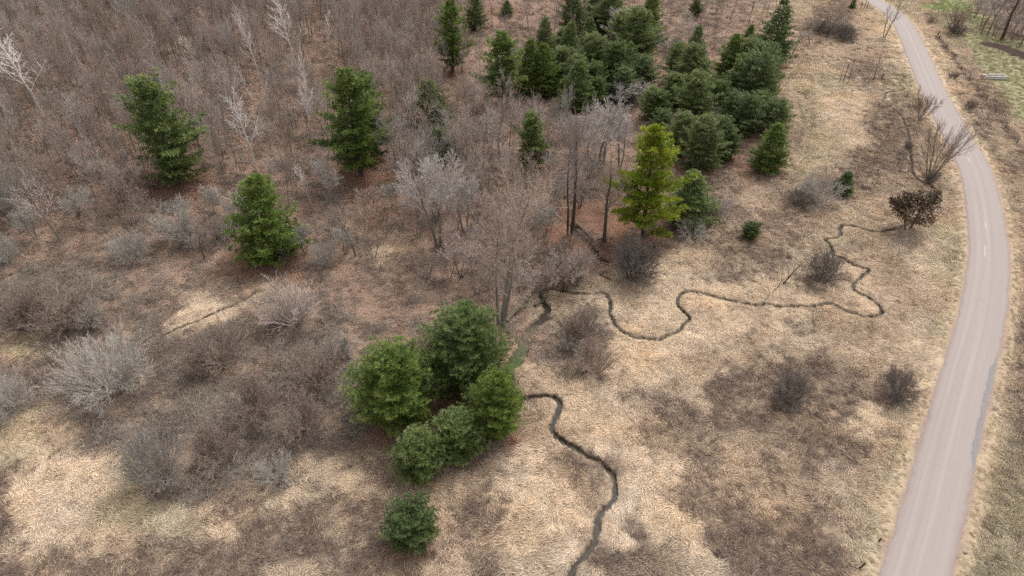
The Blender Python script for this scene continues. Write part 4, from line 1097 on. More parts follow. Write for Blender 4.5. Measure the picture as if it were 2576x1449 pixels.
SHRUBS = [
 ('grey', 335, 650, 590, 108, 'grey domed bush on the left slope'),
 ('grey', 285, 985, 862, 225, 'largest grey bush with arching pale stems at lower left'),
 ('mid', 412, 1200, 1062, 178, 'dark grey tangled bush below the largest grey bush'),
 ('pink', 742, 815, 728, 165, 'fan of brown upright stems in the brush by the straw path'),
 ('grey2', 455, 605, 500, 120, 'grey thicket bush left of the cone-shaped pine'),
 ('grey2', 495, 620, 530, 80, 'grey bush right of the thicket bush by the cone-shaped pine'),
 ('grey2', 575, 600, 545, 70, 'small grey bush touching the cone-shaped pine'),
 ('grey', 818, 660, 605, 80, 'grey bush at the right foot of the cone-shaped pine'),
 ('dark', 1590, 700, 600, 135, 'big dark tangle of vines and brush at the gully mouth'),
 ('dark2', 1600, 690, 590, 110, 'dark brush heap behind the tangle of vines'),
 ('brown', 1495, 935, 862, 112, 'round brown bush in the straw right of the algae stream'),
 ('brown', 1462, 855, 780, 105, 'olive brown bush above the round brown bush by the stream'),
 ('grey2', 1432, 880, 830, 60, 'low brown bush nearest the algae stream'),
 ('dark2', 2070, 705, 638, 106, 'round dark bush beside the dead snag in the meadow'),
 ('dark', 2255, 1000, 905, 105, 'round dark bush close to the road'),
 ('dark', 1985, 1010, 945, 110, 'flat dark bush in the dark weeds of the meadow'),
 ('grey2', 2055, 515, 440, 110, 'grey bush under the bare tree beside the cedar'),
 ('dark2', 2010, 515, 480, 70, 'low dark bush left of the grey bush by the cedar'),
 ('pink', 1790, 550, 500, 90, 'grey upright shrub right of the bright young pine'),
 ('grey2', 1740, 600, 555, 90, 'low grey brush at the foot of the yellow-green pine'),
 ('grey', 1110, 405, 320, 150, 'broad grey bush below the cone-shaped pine of the upper wood'),
 ('grey2', 1050, 420, 345, 100, 'grey bush left of the broad one, right of the big ragged pine'),
 ('grey', 45, 520, 380, 150, 'large pale grey bush at the left edge of the slope'),
 ('grey2', 15, 660, 590, 90, 'grey bush cut by the left edge, halfway down'),
 ('grey', 20, 1040, 900, 150, 'grey bush cut by the left edge, left of the largest grey bush'),
 ('dark', 2085, 85, 45, 110, 'dark thicket bush at the top of the meadow, left half'),
 ('dark', 2125, 100, 62, 70, 'dark thicket bush at the top of the meadow, right half'),
 ('brown', 2050, 75, 50, 60, 'brown bush at the left end of the meadow thicket'),
 ('dark2', 2405, 85, 58, 60, 'dark low bush at the foot of the many-stemmed field tree'),
 ('brown', 2345, 58, 38, 36, 'brown bush left of the many-stemmed field tree'),
 ('dark2', 2395, 198, 180, 26, 'tiny dark bush on the fence line across the road'),
 ('brown', 2440, 275, 240, 34, 'brown brush on the fence line below the tiny dark bush'),
 ('dark', 2335, 462, 425, 50, 'dark brush around the foot of the fan-stemmed roadside tree'),
 ('dark2', 2284, 372, 350, 24, 'little dark bush at the end of the upper ditch'),
 ('grey2', 1590, 250, 200, 100, 'grey brush low in the middle of the pine grove'),
 ('grey', 1520, 245, 195, 110, 'pale grey brush left of the low grey brush in the grove'),
 ('pink', 1800, 330, 265, 66, 'purple-grey brush gap between the right grove pines'),
 ('grey2', 1680, 130, 80, 90, 'grey brush near the top between the two grove halves'),
 ('pink', 1640, 445, 400, 60, 'reddish brush behind the yellow-green pine'),
 ('brown', 180, 800, 720, 190, 'brown bramble mound at left under the slope'),
 ('brown', 60, 820, 730, 150, 'brown bramble mound at the left edge'),
 ('grey2', 230, 820, 760, 90, 'grey-stemmed bush on the right of the bramble mound'),
 ('brown', 560, 920, 840, 170, 'brown rounded bush left of the fan of upright stems'),
 ('brown', 800, 960, 880, 150, 'brown bush against the left front pine'),
 ('brown', 640, 1060, 975, 170, 'brown bush in the middle of the bramble field'),
 ('brown', 760, 1090, 1010, 140, 'brown bush at the lower right of the bramble field'),
 ('brown', 560, 1160, 1085, 140, 'brown bush right of the dark grey tangled bush'),
 ('grey2', 850, 900, 850, 80, 'small grey bush beside the left front pine'),
 ('grey2', 700, 1210, 1150, 100, 'low dark bush at the lower edge of the bramble field'),
 ('brown', 1410, 720, 640, 110, 'reddish brown bush above the fallen trunk'),
 ('pink', 1460, 700, 640, 100, 'pale pinkish bush between fallen trunk and gully'),
]
for (pr, bx, by, ty, w, lab) in SHRUBS:
    x, y, z = g1(bx, by); d = float(depth(x, y, z))
    # a bush is a dome: its seen height includes the near half of its width
    wm = w / FPX * d
    h = max(.8, min(height_to(y, z, ty), wm * .85))
    o = link('bare_shrub', SH[pr]['stems'], None, (x, y, z - .05), (0, 0, random.uniform(0, 6.28)), (wm / SH[pr]['W'],) * 2 + (h / SH[pr]['H'],))
    tag(o, lab, 'bush', 'leafless bushes')


# ---- the bare hillside wood: slender trees, the nearest as things of their own
def poly_in(px, py, poly):
    ins = np.zeros(len(px), bool); j = len(poly) - 1
    for i in range(len(poly)):
        xi, yi = poly[i]; xj, yj = poly[j]
        ins ^= ((yi > py) != (yj > py)) & (px < (xj - xi) * (py - yi) / (yj - yi + 1e-9) + xi); j = i
    return ins
WOOD = [(-120, -160), (1960, -160), (1975, 40), (1860, 110), (1800, 180), (1560, 230), (1380, 400), (1290, 560), (1100, 560), (980, 470), (760, 560), (560, 480), (480, 520), (300, 560), (160, 600), (-120, 640)]
GROVE = [(1300, -160), (1960, -160), (1975, 40), (1860, 110), (1800, 180), (1560, 230), (1380, 300), (1180, 300), (1160, -20)]
def wood_points(step, seed):
    r = np.random.default_rng(seed)
    xs = np.arange(-260, 150, step); ys = np.arange(70, 330, step)
    X_, Y_ = np.meshgrid(xs, ys)
    x = (X_ + r.uniform(-.5, .5, X_.shape) * step).ravel(); y = (Y_ + r.uniform(-.5, .5, X_.shape) * step).ravel()
    z = base_z(x, y); px, py = to_px(x, y, z)
    k_ = poly_in(px, py, WOOD)
    g = poly_in(px, py, GROVE)
    k_ &= ~(g & (r.random(len(x)) < .86))
    k_ &= r.random(len(x)) < smooth(.30, .50, fbm(x / 9, y / 9, 401, 3)) + .35
    edge = smooth(640, 430, py)                       # thins out down the slope
    k_ &= r.random(len(x)) < .12 + .88 * edge
    for (ax, ay, rr_) in PINES: k_ &= np.hypot(x - ax, y - ay) > rr_ * .8
    for (kd, pr_, bx, by, ty_, w_, lab_, g_) in NOTED:
        if kd == 'pale_tree': k_ &= ~((np.abs(px - bx) < 26) & (py > by - 20) & (py < by + 150))
    for (pr_, bx, by, ty_, w_, lab_) in PINE_LIST: k_ &= ~((np.abs(px - bx) < w_ * .5) & (py > by - 10) & (py < by + 110) & (r.random(len(x)) < .8))
    return x[k_], y[k_], z[k_], px[k_], py[k_], r
wx_, wy_, wz_, wpx, wpy, r = wood_points(2.75, 77)
order = np.argsort(depth(wx_, wy_, wz_))
WT = ['forest%d' % i for i in range(6)]
seen = [i for i in order if -60 < wpx[i] < PW + 60 and wpy[i] < 660]
singles, rest = seen[:300], seen[300:]
KIND_LABEL = {
 0: ('slender leafless tree with brown twigs on grey stem standing in the hillside wood', 'brown-twigged slender trees of the hillside wood'),
 1: ('slender leafless tree with pinkish twigs on dark stem standing in the hillside wood', 'pinkish-twigged slender trees of the hillside wood'),
 2: ('slender leafless tree with grey twigs on dark stem standing in the hillside wood', 'grey-twigged slender trees of the hillside wood')}
for i in singles:
    kk = int(r.integers(0, 6)); lab, grp = KIND_LABEL[{0: 0, 2: 0, 4: 0, 1: 1, 5: 1, 3: 2}[kk]]
    tree('slender_tree', BT['forest%d' % kk], 0, 0, label=lab, group=grp, xyz=(float(wx_[i]), float(wy_[i]), float(wz_[i])), sc=float(r.uniform(.62, 1.08)))
wood_rest = rest

# ---- hazy thicket of young trees between the front pines and the yellow-green pine
BT['thick0'] = bare('thicket_tree', 170, 7.0, dict(H_CROWN, r=.09, twig=.016, kids=(6, 5, 5, 4)), grey_bark, tw_brown, stems=3, splay=.30)
BT['thick1'] = bare('thicket_tree', 171, 7.5, dict(H_CROWN, r=.09, twig=.016, kids=(6, 5, 5, 4)), dark_bark, tw_pink, stems=3, splay=.25)
BT['thick2'] = bare('thicket_tree', 172, 6.5, dict(H_CROWN, r=.08, twig=.016, kids=(6, 5, 5, 4)), grey_bark, tw_grey, stems=4, splay=.35)
TH = [(1015,560,0),(1050,600,0),(1150,640,1),(1130,700,0),(1190,690,0),(1200,560,1),(1240,620,0),(1285,600,1),(1330,640,0),(1350,690,0),(1300,560,1),(1370,600,2),(1390,680,0),(1330,500,1),(1400,520,2),(1220,500,0),(1130,530,2),(1060,530,1),(970,600,0),(940,650,0),(1440,660,0),(1460,520,1),(1480,470,2),(1340,460,0),(1270,450,1),(1200,740,0),(1310,740,1),(1380,430,2),(1180,450,0),(1020,460,1),(930,540,0),(860,590,0),(990,520,2),(1260,380,0),(1300,330,1),(1220,340,0),(1420,350,2),(1470,340,2),(1480,400,1),(1570,480,0),(1530,520,0),(600,560,2),(540,620,0),(380,560,0),(210,560,2),(90,600,2),(30,560,2),(310,540,0),
 (1080,690,0),(1160,700,1),(1230,700,0),(1270,660,1),(1320,590,0),(1360,560,1),(1390,560,0),(1420,500,1),(1350,420,0),(1240,540,0),(1190,500,1),(1100,560,2),(1150,580,0),(1210,640,1),(1290,490,0),(1400,460,1),(1440,440,2),(1500,480,0),(1370,740,0),(1420,730,1),(1450,720,0),(1160,400,2),(1060,380,2),(1280,290,0),(1340,340,2),(870,640,2),(920,600,0),(960,560,0),(770,640,2),(540,540,2),(450,560,2)]
TL = ('brownish leafless young tree in the hazy thicket of the middle wood', 'pinkish leafless young tree in the hazy thicket of the middle wood', 'greyish leafless young tree in the hazy thicket of the middle wood')
for (px, py, kk) in TH:
    tree('thicket_tree', BT['thick%d' % kk], px, py, label=TL[kk], group=('brownish', 'pinkish', 'greyish')[kk] + ' young trees of the middle thicket', xyz=g1(px, py), sc=random.uniform(.85, 1.35))

# ---- fallen and dead wood
def log_between(name, a, b, r0, r1, bark, label, cat='log', branches=0, seed=1, z0=.12, z1=.12, cut=None, bend=.15, bl=.28):
    """a trunk lying from pixel a to pixel b, lifted z0/z1 metres off the ground"""
    random.seed(seed)
    A, B = np.array(g1(*a)), np.array(g1(*b)); A[2] += z0; B[2] += z1
    o = A.copy(); L = np.linalg.norm(B - A); d = (B - A) / L; sd = unit(np.cross(d, [0, 0, 1.]))
    T, C = Wood(), Wood()
    n = 9; pts = [(B - A) * i / (n - 1) + sd * math.sin(i * 1.1 + seed) * bend * L * .08 + np.array([0, 0, math.sin(i * .9 + seed) * bend * .5]) for i in range(n)]
    T.add(pts, [r0 + (r1 - r0) * i / (n - 1) for i in range(n)], 8)
    S = dict(H_SMALL, levels=3, kids=(5, 4, 3), up=(.1, .1, .05), r=.05, twig=.012)
    for q in range(branches):
        f = random.uniform(.35, .98) * (n - 1.001); i = int(f); bp = pts[i] + (pts[i + 1] - pts[i]) * (f - i)
        limb(C, C, bp, unit(d * random.uniform(.2, .8) + sd * random.choice((-1, 1)) * random.uniform(.3, 1) + np.array([0, 0, random.uniform(.1, .9)])), L * bl * random.uniform(.5, 1.2), max(.03, r1 * .7), 1, S)
    tm = T.build(name, [bark] + ([cut] if cut else []))
    root = link(name, None, None, o)
    link('trunk', tm, root)
    if branches: link('branches', C.build(name + '_branches', [bark]), root)
    return tag(root, label, cat)
green_log = mat_bark('bark_mossy', (.085, .075, .05), (.16, .14, .095))
white_wood = mat_bark('bleached_wood', (.50, .47, .44), (.72, .69, .66), .1)
log_between('fallen_tree', (1275, 812), (1395, 700), .30, .12, green_log, 'fallen trunk leaning across the stream head beside the old three-trunked tree', 'fallen tree', 9, 4, .3, 2.2)
log_between('fallen_tree', (1345, 772), (1385, 752), .20, .10, green_log, 'short fallen limb lying over the dark end of the stream', 'fallen limb', 6, 8, .3, .9)
log_between('fallen_tree', (1452, 568), (1530, 640), .22, .08, dark_bark, 'dark fallen trunk lying along the gully below the twin-trunk tree', 'fallen tree', 7, 9, .3, .5)
log_between('fallen_branch', (1505, 600), (1560, 632), .10, .04, dark_bark, 'thin fallen branch right of the gully', 'branch', 4, 12, .2, .4)
log_between('fallen_tree', (428, 62), (548, 2), .34, .16, dark_bark, 'big dark trunk fallen across the slope at the top left edge', 'fallen tree', 9, 14, .5, 2.0)
log_between('fallen_tree', (268, 100), (312, 20), .26, .14, dark_bark, 'dark arching trunk left of the big fallen one at the top edge', 'fallen tree', 6, 15, .4, 5.5, bend=.5)
log_between('fallen_tree', (315, 18), (372, -4), .24, .10, dark_bark, 'dark log lying at the top edge near the arching trunk', 'fallen tree', 5, 16, .5, 1.5)
log_between('dead_branch', (300, 550), (325, 582), .10, .07, dark_bark, 'short black dead branch above the grey domed bush', 'branch', 1, 17, 1.1, .3)
log_between('bleached_branch', (582, 512), (522, 500), .07, .02, white_wood, 'bleached white dead branch left of the cone-shaped pine', 'branch', 9, 18, .8, 1.3, bl=.45)
log_between('dead_branch', (430, 634), (455, 610), .09, .05, dark_bark, 'dark dead limb behind the grey domed bush', 'branch', 1, 19, .5, 1.0)
log_between('fallen_tree', (1912, 772), (1968, 708), .06, .03, dark_bark, 'grey fallen limbs lying at the foot of the dead snag in the meadow', 'fallen limb', 8, 20, .15, .3)
log_between('fallen_branch', (1972, 712), (2034, 726), .06, .02, dark_bark, 'dark limb lying right of the dead snag', 'branch', 6, 21, .15, .2)
log_between('fallen_branch', (30, 866), (150, 880), .07, .03, grey_bark, 'pale dead branches lying in the yellow grass at the left edge', 'branch', 6, 22, .2, .3)
log_between('fallen_branch', (588, 1165), (612, 1128), .05, .02, white_wood, 'pale bent stick in the bramble field right of the dark grey bush', 'branch', 4, 23, .4, 1.0)
log_between('fallen_branch', (483, 1388), (542, 1400), .06, .03, dark_bark, 'dark stick lying in yellow grass near the bottom left', 'branch', 1, 24, .1, .1)
log_between('dead_branches', (1838, 236), (1880, 242), .07, .03, white_wood, 'heap of dead pale branches between the grove pines', 'branch', 8, 25, .3, .3)
# the dead snag in the meadow leans right
random.seed(31); T = Wood(); C = Wood()
limb(T, C, np.array([0, 0, -.1]), unit(np.array([.42, .1, 1.])), 4.2, .13, 0, dict(H_SMALL, kids=(5, 3, 3), trunk=1, r=.13, twig=.014, up=(-.12, 0, 0)))
x, y, z = g1(1968, 716); root = link('dead_snag', None, None, (x, y, z))
link('trunk', T.build('snag_trunk', [dark_bark]), root); link('branches', C.build('snag_branches', [dark_bark]), root)
tag(root, 'dead leafless snag leaning right in the straw by the round dark bush', 'dead tree')
# stump and posts
def post(px, py, h, r, label, lean=0.0):
    W = Wood(); W.add([np.array([0, 0, -.2]), np.array([lean * h * .5, 0, h * .5]), np.array([lean * h, .02, h])], [r, r * .95, r * .9], 7)
    W.add([np.array([lean * h, .02, h]), np.array([lean * h, .02, h + .02])], [r * .9, .001], 7)
    x, y, z = g1(px, py)
    return tag(link('wooden_post', W.build('wooden_post', [dark_bark]), None, (x, y, z)), label, 'post', 'old posts in the grass')
post(2217, 204, 2.0, .10, 'short wooden post at the right of the row by the farm track')
post(2166, 20, 1.9, .11, 'left wooden post of the pair at the roadside near the top edge')
post(2181, 20, 2.0, .11, 'right wooden post of the pair at the roadside near the top edge')
post(2172, 22, 4.2, .11, 'tall thin pole between the two roadside posts at the top edge', .12)
post(2160, 1430, .9, .10, 'dark broken stump in weeds by the road at the bottom edge', .45)
post(2210, 1362, .5, .09, 'small dark stump left of the road verge above the broken stump', .25)
post(2357, 92, 1.6, .16, 'dark stump at the upper end of the fence across the road', .15)

# ---- wire fence across the road: posts are parts, wires are parts
FP = [(2362, 98), (2380, 122), (2398, 148), (2417, 176), (2437, 200), (2458, 222), (2480, 252), (2502, 286), (2529, 322), (2557, 362), (2584, 402), (2616, 450)]
fpts = [np.array(g1(*p)) for p in FP]
froot = link('wire_fence', None, None, fpts[0]); tag(froot, 'old wire fence on brown posts running along the field across the road', 'fence')
random.seed(5)
for i, p in enumerate(fpts):
    W = Wood(); hgt = random.uniform(1.15, 1.45); ln_ = random.uniform(-.08, .08)
    W.add([np.array([0, 0, -.2]), np.array([ln_, ln_ * .5, hgt])], [.10, .085], 6); W.add([np.array([ln_, ln_ * .5, hgt]), np.array([ln_, ln_ * .5, hgt + .03])], [.065, .002], 6)
    link('post', W.build('fence_post', [dark_bark]), froot, p - fpts[0])
k = NT('rusty_wire'); wire_m = k.surf((.12, .075, .05), .7, .4)
for hz in (.35, .7, 1.05):
    W = Wood()
    for a_, b_ in zip(fpts[:-1], fpts[1:]):
        A, B = a_ - fpts[0] + np.array([0, 0, hz]), b_ - fpts[0] + np.array([0, 0, hz])
        W.add([A, (A + B) / 2 - np.array([0, 0, .05]), B], [.012] * 3, 3)
    link('wire', W.build('fence_wire', [wire_m]), froot)

# ---- pile of pale logs on the field
k = NT('log_end'); cutm = k.surf(k.ramp(k.noise(k.obj(), 6, 3), [(.3, (.42, .33, .22)), (.7, (.60, .49, .36))]), .8, .2)
pale_log = mat_bark('bark_grey_log', (.26, .23, .20), (.50, .46, .41), .3)
lx, ly, lz = g1(2501, 201)
LOGS = [(0, 0, 0.26, 5.4, .03, 'bottom front log of the pale log pile on the field'), (-.1, .58, 0.23, 4.9, -.05, 'second log from the front at the bottom of the pale log pile'), (.2, 1.2, 0.27, 5.6, .04, 'middle bottom log of the pale log pile'), (-.2, 1.82, 0.23, 5.0, -.03, 'bottom log at the back of the pale log pile'),
        (.3, .25, 0.22, 5.2, .06, 'front log lying on top of the bottom row of the pile'), (-.3, .9, 0.23, 4.6, -.08, 'darker log in the middle of the pile upper row'), (.1, 1.5, 0.22, 5.3, .02, 'back log in the upper row of the pile'), (.4, .7, 0.20, 4.4, .12, 'topmost pale log of the pile lying askew')]
lvl = [.26, .24, .27, .24, .68, .70, .68, 1.1]
for (dx, dy, r_, L, a_, lab), hz in zip(LOGS, lvl):
    W = Wood(); W.add([np.array([-L / 2, 0, 0]), np.array([-L / 6, .04, .01]), np.array([L / 6, .02, 0]), np.array([L / 2, 0, .01])], [r_, r_ * .97, r_ * .93, r_ * .86], 10)
    root = link('log', None, None, (lx + dx, ly + dy, lz + hz), (0, 0, a_ - .12))
    link('bark', W.build('log_bark', [pale_log]), root)
    for sx_, rr_ in ((-L / 2, r_), (L / 2, r_ * .86)):
        W = Wood(); W.add([np.array([sx_, 0, 0]), np.array([sx_ + (.008 if sx_ > 0 else -.008), 0, 0])], [rr_, .001], 10)
        link('cut_end', W.build('log_end', [cutm]), root)
    tag(root, lab, 'log', 'logs of the pile on the field')

# ---- oak that keeps its rust-brown leaves
oak = bare('leafy_oak', 180, 5.0, dict(H_CROWN, r=.10, up=(.03, .1, .05, 0), kids=(6, 5, 4, 4), trunk=.38), dark_bark, tw_dark, stems=2, splay=.3)
co = np.zeros(len(oak['crown'].vertices) * 3, np.float32); oak['crown'].vertices.foreach_get('co', co); co = co.reshape(-1, 3)
ro = np.random.default_rng(3); pk = co[ro.integers(0, len(co), 2600)]; pk = pk[pk[:, 2] > 1.5] ; n = len(pk)
q_ = ro.standard_normal((2600, 3)); q_ /= np.linalg.norm(q_, axis=1, keepdims=True); q_ *= ro.uniform(.3, 1, (2600, 1)) ** .5
q_[:, 2] = np.where(q_[:, 2] < 0, q_[:, 2] * .55, q_[:, 2]); q_ = q_ * np.array([oak['W'] * .46, oak['W'] * .46, oak['H'] * .42]) + np.array([0, 0, oak['H'] * .56])
q_ = q_[fbm(q_[:, 0] * 1.6 + q_[:, 2], q_[:, 1] * 1.6, 7, 2) > .42]; pk = np.vstack([pk, q_]); n = len(pk)
pk = pk + ro.normal(0, .10, (n, 3)); u = ro.standard_normal((n, 3)); u /= np.linalg.norm(u, axis=1, keepdims=True); w = np.cross(u, ro.standard_normal((n, 3))); w /= np.linalg.norm(w, axis=1, keepdims=True)
sz = ro.uniform(.05, .10, (n, 1))
Vl = np.stack([pk - u * sz, pk + w * sz * .6, pk + u * sz, pk - w * sz * .6], 1).reshape(-1, 3)
oak_m = mat_needles('oak_leaves', (.055, .036, .022), (.105, .070, .042), (.18, .125, .075), .05, .2)
oak['leaves'] = mesh('oak_leaves', Vl, np.arange(n * 4).reshape(-1, 4), None, [oak_m], {'tint': ('FLOAT', np.repeat(np.clip(ro.normal(.5, .2, n), 0, 1), 4))})
tree('oak_tree', oak, 2282, 578, 494, 116, .6, 'round oak still holding rust-brown leaves beside the road bend', 'oak', None, parts=('trunk', 'crown', 'leaves'))

# ------------------------------------------------------------------ ground cover nobody could count
def scatter(name, pts, rot, scl, tone, idx, protos, mats):
    coll = bpy.data.collections.new(name + '_kinds')          # never linked to the scene: only drawn through the scatter
    for i, me in enumerate(protos):
        o = bpy.data.objects.new('%s_%02d' % (name, i), me); coll.objects.link(o)
    me = mesh(name, pts, None, None, mats, {'rot': ('FLOAT_VECTOR', rot), 'scl': ('FLOAT_VECTOR', scl), 'tone': ('FLOAT_VECTOR', tone), 'idx': ('INT', idx)})
    o = link(name, me)
    tag(o, None, None, None, 'stuff')
    ng = bpy.data.node_groups.new(name + '_nodes', 'GeometryNodeTree')
    ng.interface.new_socket('Geometry', in_out='INPUT', socket_type='NodeSocketGeometry')
    ng.interface.new_socket('Geometry', in_out='OUTPUT', socket_type='NodeSocketGeometry')
    N = ng.nodes.new
    gi, go, iop, ci = N('NodeGroupInput'), N('NodeGroupOutput'), N('GeometryNodeInstanceOnPoints'), N('GeometryNodeCollectionInfo')
    ci.inputs['Collection'].default_value = coll
    ci.inputs['Separate Children'].default_value = True
    ci.inputs['Reset Children'].default_value = True
    iop.inputs['Pick Instance'].default_value = True
    def na(nm, t):
        a = N('GeometryNodeInputNamedAttribute'); a.data_type = t; a.inputs['Name'].default_value = nm; return a.outputs['Attribute']
    e2r = N('FunctionNodeEulerToRotation')
    L = ng.links.new
    L(na('rot', 'FLOAT_VECTOR'), e2r.inputs[0])
    L(gi.outputs[0], iop.inputs['Points']); L(ci.outputs[0], iop.inputs['Instance'])
    L(e2r.outputs[0], iop.inputs['Rotation']); L(na('scl', 'FLOAT_VECTOR'), iop.inputs['Scale'])
    L(na('idx', 'INT'), iop.inputs['Instance Index'])
    L(iop.outputs[0], go.inputs[0])
    md = o.modifiers.new('scatter', 'NODES'); md.node_group = ng
    return o

def strands(name, seed, n, rad, length, arch, width, mat, spread=.7, segs=3, tint=(.62, 1.18), upright=0.0, bend=1.0):
    """a tuft of flopped blades combed along +X (upright > 0 makes them stand)"""
    r = np.random.default_rng(seed)
    a = r.uniform(0, 6.283, n); q = rad * np.sqrt(r.random(n))
    p0 = np.stack([q * np.cos(a) - length * .4 * (1 - upright), q * np.sin(a), np.zeros(n)], 1)
    hd = r.normal(0, spread, n)
    L = length * r.uniform(.55, 1.15, n)
    dirh = np.stack([np.cos(hd), np.sin(hd), np.zeros(n)], 1)
    t = np.linspace(0, 1, segs + 1)
    hz = arch * r.uniform(.5, 1.3, n)
    pts = np.zeros((n, segs + 1, 3))
    curl = r.normal(0, .22, n)
    sidev = np.stack([-dirh[:, 1], dirh[:, 0], np.zeros(n)], 1)
    for i, s in enumerate(t):
        up = (np.sin(min(1, s * 1.05) * math.pi * .93)) * hz if upright == 0 else s * (1 - .35 * bend * s) * L * upright
        pts[:, i] = p0 + dirh * (L * s * (1 if upright == 0 else .35 * bend * s))[:, None] + sidev * (curl * L * s * s)[:, None] + np.array([0, 0, 1.]) * np.reshape(up, (-1, 1))
    w = width * r.uniform(.6, 1.3, n)
    wd = sidev * .8 + r.normal(0, .5, (n, 3)); wd /= np.linalg.norm(wd, axis=1, keepdims=True)
    prof = np.interp(t, [0, .35, 1], [.7, 1, .12])
    A = pts + wd[:, None] * (w[:, None] * prof)[..., None] * .5; B = pts - wd[:, None] * (w[:, None] * prof)[..., None] * .5
    V = np.stack([A, B], 2).reshape(-1, 3)
    I = np.arange(n * (segs + 1) * 2).reshape(n, segs + 1, 2)
    F = np.stack([I[:, :-1, 0], I[:, :-1, 1], I[:, 1:, 1], I[:, 1:, 0]], -1).reshape(-1, 4)
    tn = np.repeat(r.uniform(tint[0], tint[1], n), (segs + 1) * 2)
    return mesh(name, V, F, None, [mat], {'tint': ('FLOAT', tn)})

straw_mat = mat_tinted('dry_straw', trans=.2)
weed_mat = mat_tinted('dead_weed', trans=.05)
leaf_mat = mat_tinted('fallen_leaf', trans=.1)
cane_mat = mat_tinted('bramble_cane', trans=0)

def in_view(x, y, margin=40):
    z = base_z(x, y)
    px, py = to_px(x, y, z)
    ok = (y > 20) & (px > -margin * 4) & (px < PW + margin * 4) & (py > -margin * 3) & (py < PH + margin * 5)
    return ok, px, py, z

def sow(step, seed, ymin=30, ymax=330):
    """jittered points over the visible valley"""
    r = np.random.default_rng(seed)
    xs = np.arange(-260, 260, step); ys = np.arange(ymin, ymax, step)
    X_, Y_ = np.meshgrid(xs, ys)
    x = (X_ + r.uniform(-.5, .5, X_.shape) * step).ravel(); y = (Y_ + r.uniform(-.5, .5, X_.shape) * step).ravel()
    lim = 0.79 * (y * CP + CAM_H * SP) + 8        # inside the view wedge
    k_ = np.abs(x) < lim
    x, y = x[k_], y[k_]
    ok, px, py, z = in_view(x, y)
    x, y, z = x[ok], y[ok], z[ok]
    d, _ = seg_dist(x, y, ROAD)
    _, bk = creek_cut(x, y)
    return x, y, z, d, bk, r

def flow(x, y):
    """lie of the flattened grass: swirls with the ground"""
    return 6.283 * 1.5 * fbm(x / 11.0, y / 11.0, 201, 2) + 1.5 * (fbm(x / 2.6, y / 2.6, 205, 2) - .5) * 2

def slope_rot(r, n, az, tilt=.08):
    return np.stack([r.normal(0, tilt, n), r.normal(0, tilt, n), az], 1)

LODS = ((30, 95, .43, .92), (95, 150, .58, 1.15), (150, 300, .88, 1.55))
straw_p = [strands('straw', 300 + i, 50, .52, .88, .15, .046, straw_mat, .42 + .10 * (i % 3), 3, (.76, 1.14)) for i in range(6)]
G = dict(p=[], r=[], s=[], t=[], i=[])
for (y0, y1, st, sc) in LODS:
    x, y, z, d, bk, r = sow(st, 11 + y0, y0, y1)
    c = cover(x, y)
    clump = fbm(x / 1.6, y / 1.6, 221, 2)
    keep = (r.random(len(x)) < c[:, 3] * (.62 + .6 * clump)) & (d > 2.98 + .45 * (r.random(len(x)) > .3)) & (bk > .06 + .26 * fbm(x / 1.6, y / 1.6, 237, 2))
    x, y, z, d, bk, c, clump = x[keep], y[keep], z[keep], d[keep], bk[keep], c[keep], clump[keep]
    n = len(x)
    short = np.where(d < 3.5, .32, np.where(d < 4.6, .5, 1.0)) * np.where(c[:, 1] > c[:, 0] * .87, .6, 1.0)      # verge and green field are short
    s = np.minimum(sc * r.uniform(.7, 1.3, n) * short, .42 + .9 * np.maximum(bk - .2, 0))
    v = (.60 + .46 * fbm(x / 3.4, y / 3.4, 231, 4) + .34 * fbm(x / 1.1, y / 1.1, 235, 2)) * r.normal(1, .07, n)
    hue = fbm(x / 6, y / 6, 241, 3) - .5
    tone = c[:, :3] * v[:, None] * np.stack([1 + .10 * hue, np.ones(n), 1 - .16 * hue], 1) * 1.18
    dk = r.random(n) < .16 * smooth(.42, .62, fbm(x / 3, y / 3, 233, 3))
    tone[dk] *= np.array([.46, .43, .42]); s = np.where(dk, s * .7, s)
    G['p'].append(np.stack([x, y, z - .02], 1)); G['r'].append(slope_rot(r, n, flow(x, y) + r.normal(0, .2, n))); G['s'].append(np.stack([s, s, s * r.uniform(.7, 1.5, n)], 1)); G['t'].append(tone); G['i'].append(r.integers(0, 6, n))
scatter('dry_grass', *[np.concatenate(G[q]) for q in 'prsti'], straw_p, [straw_mat])
n_straw = sum(len(q) for q in G['p'])

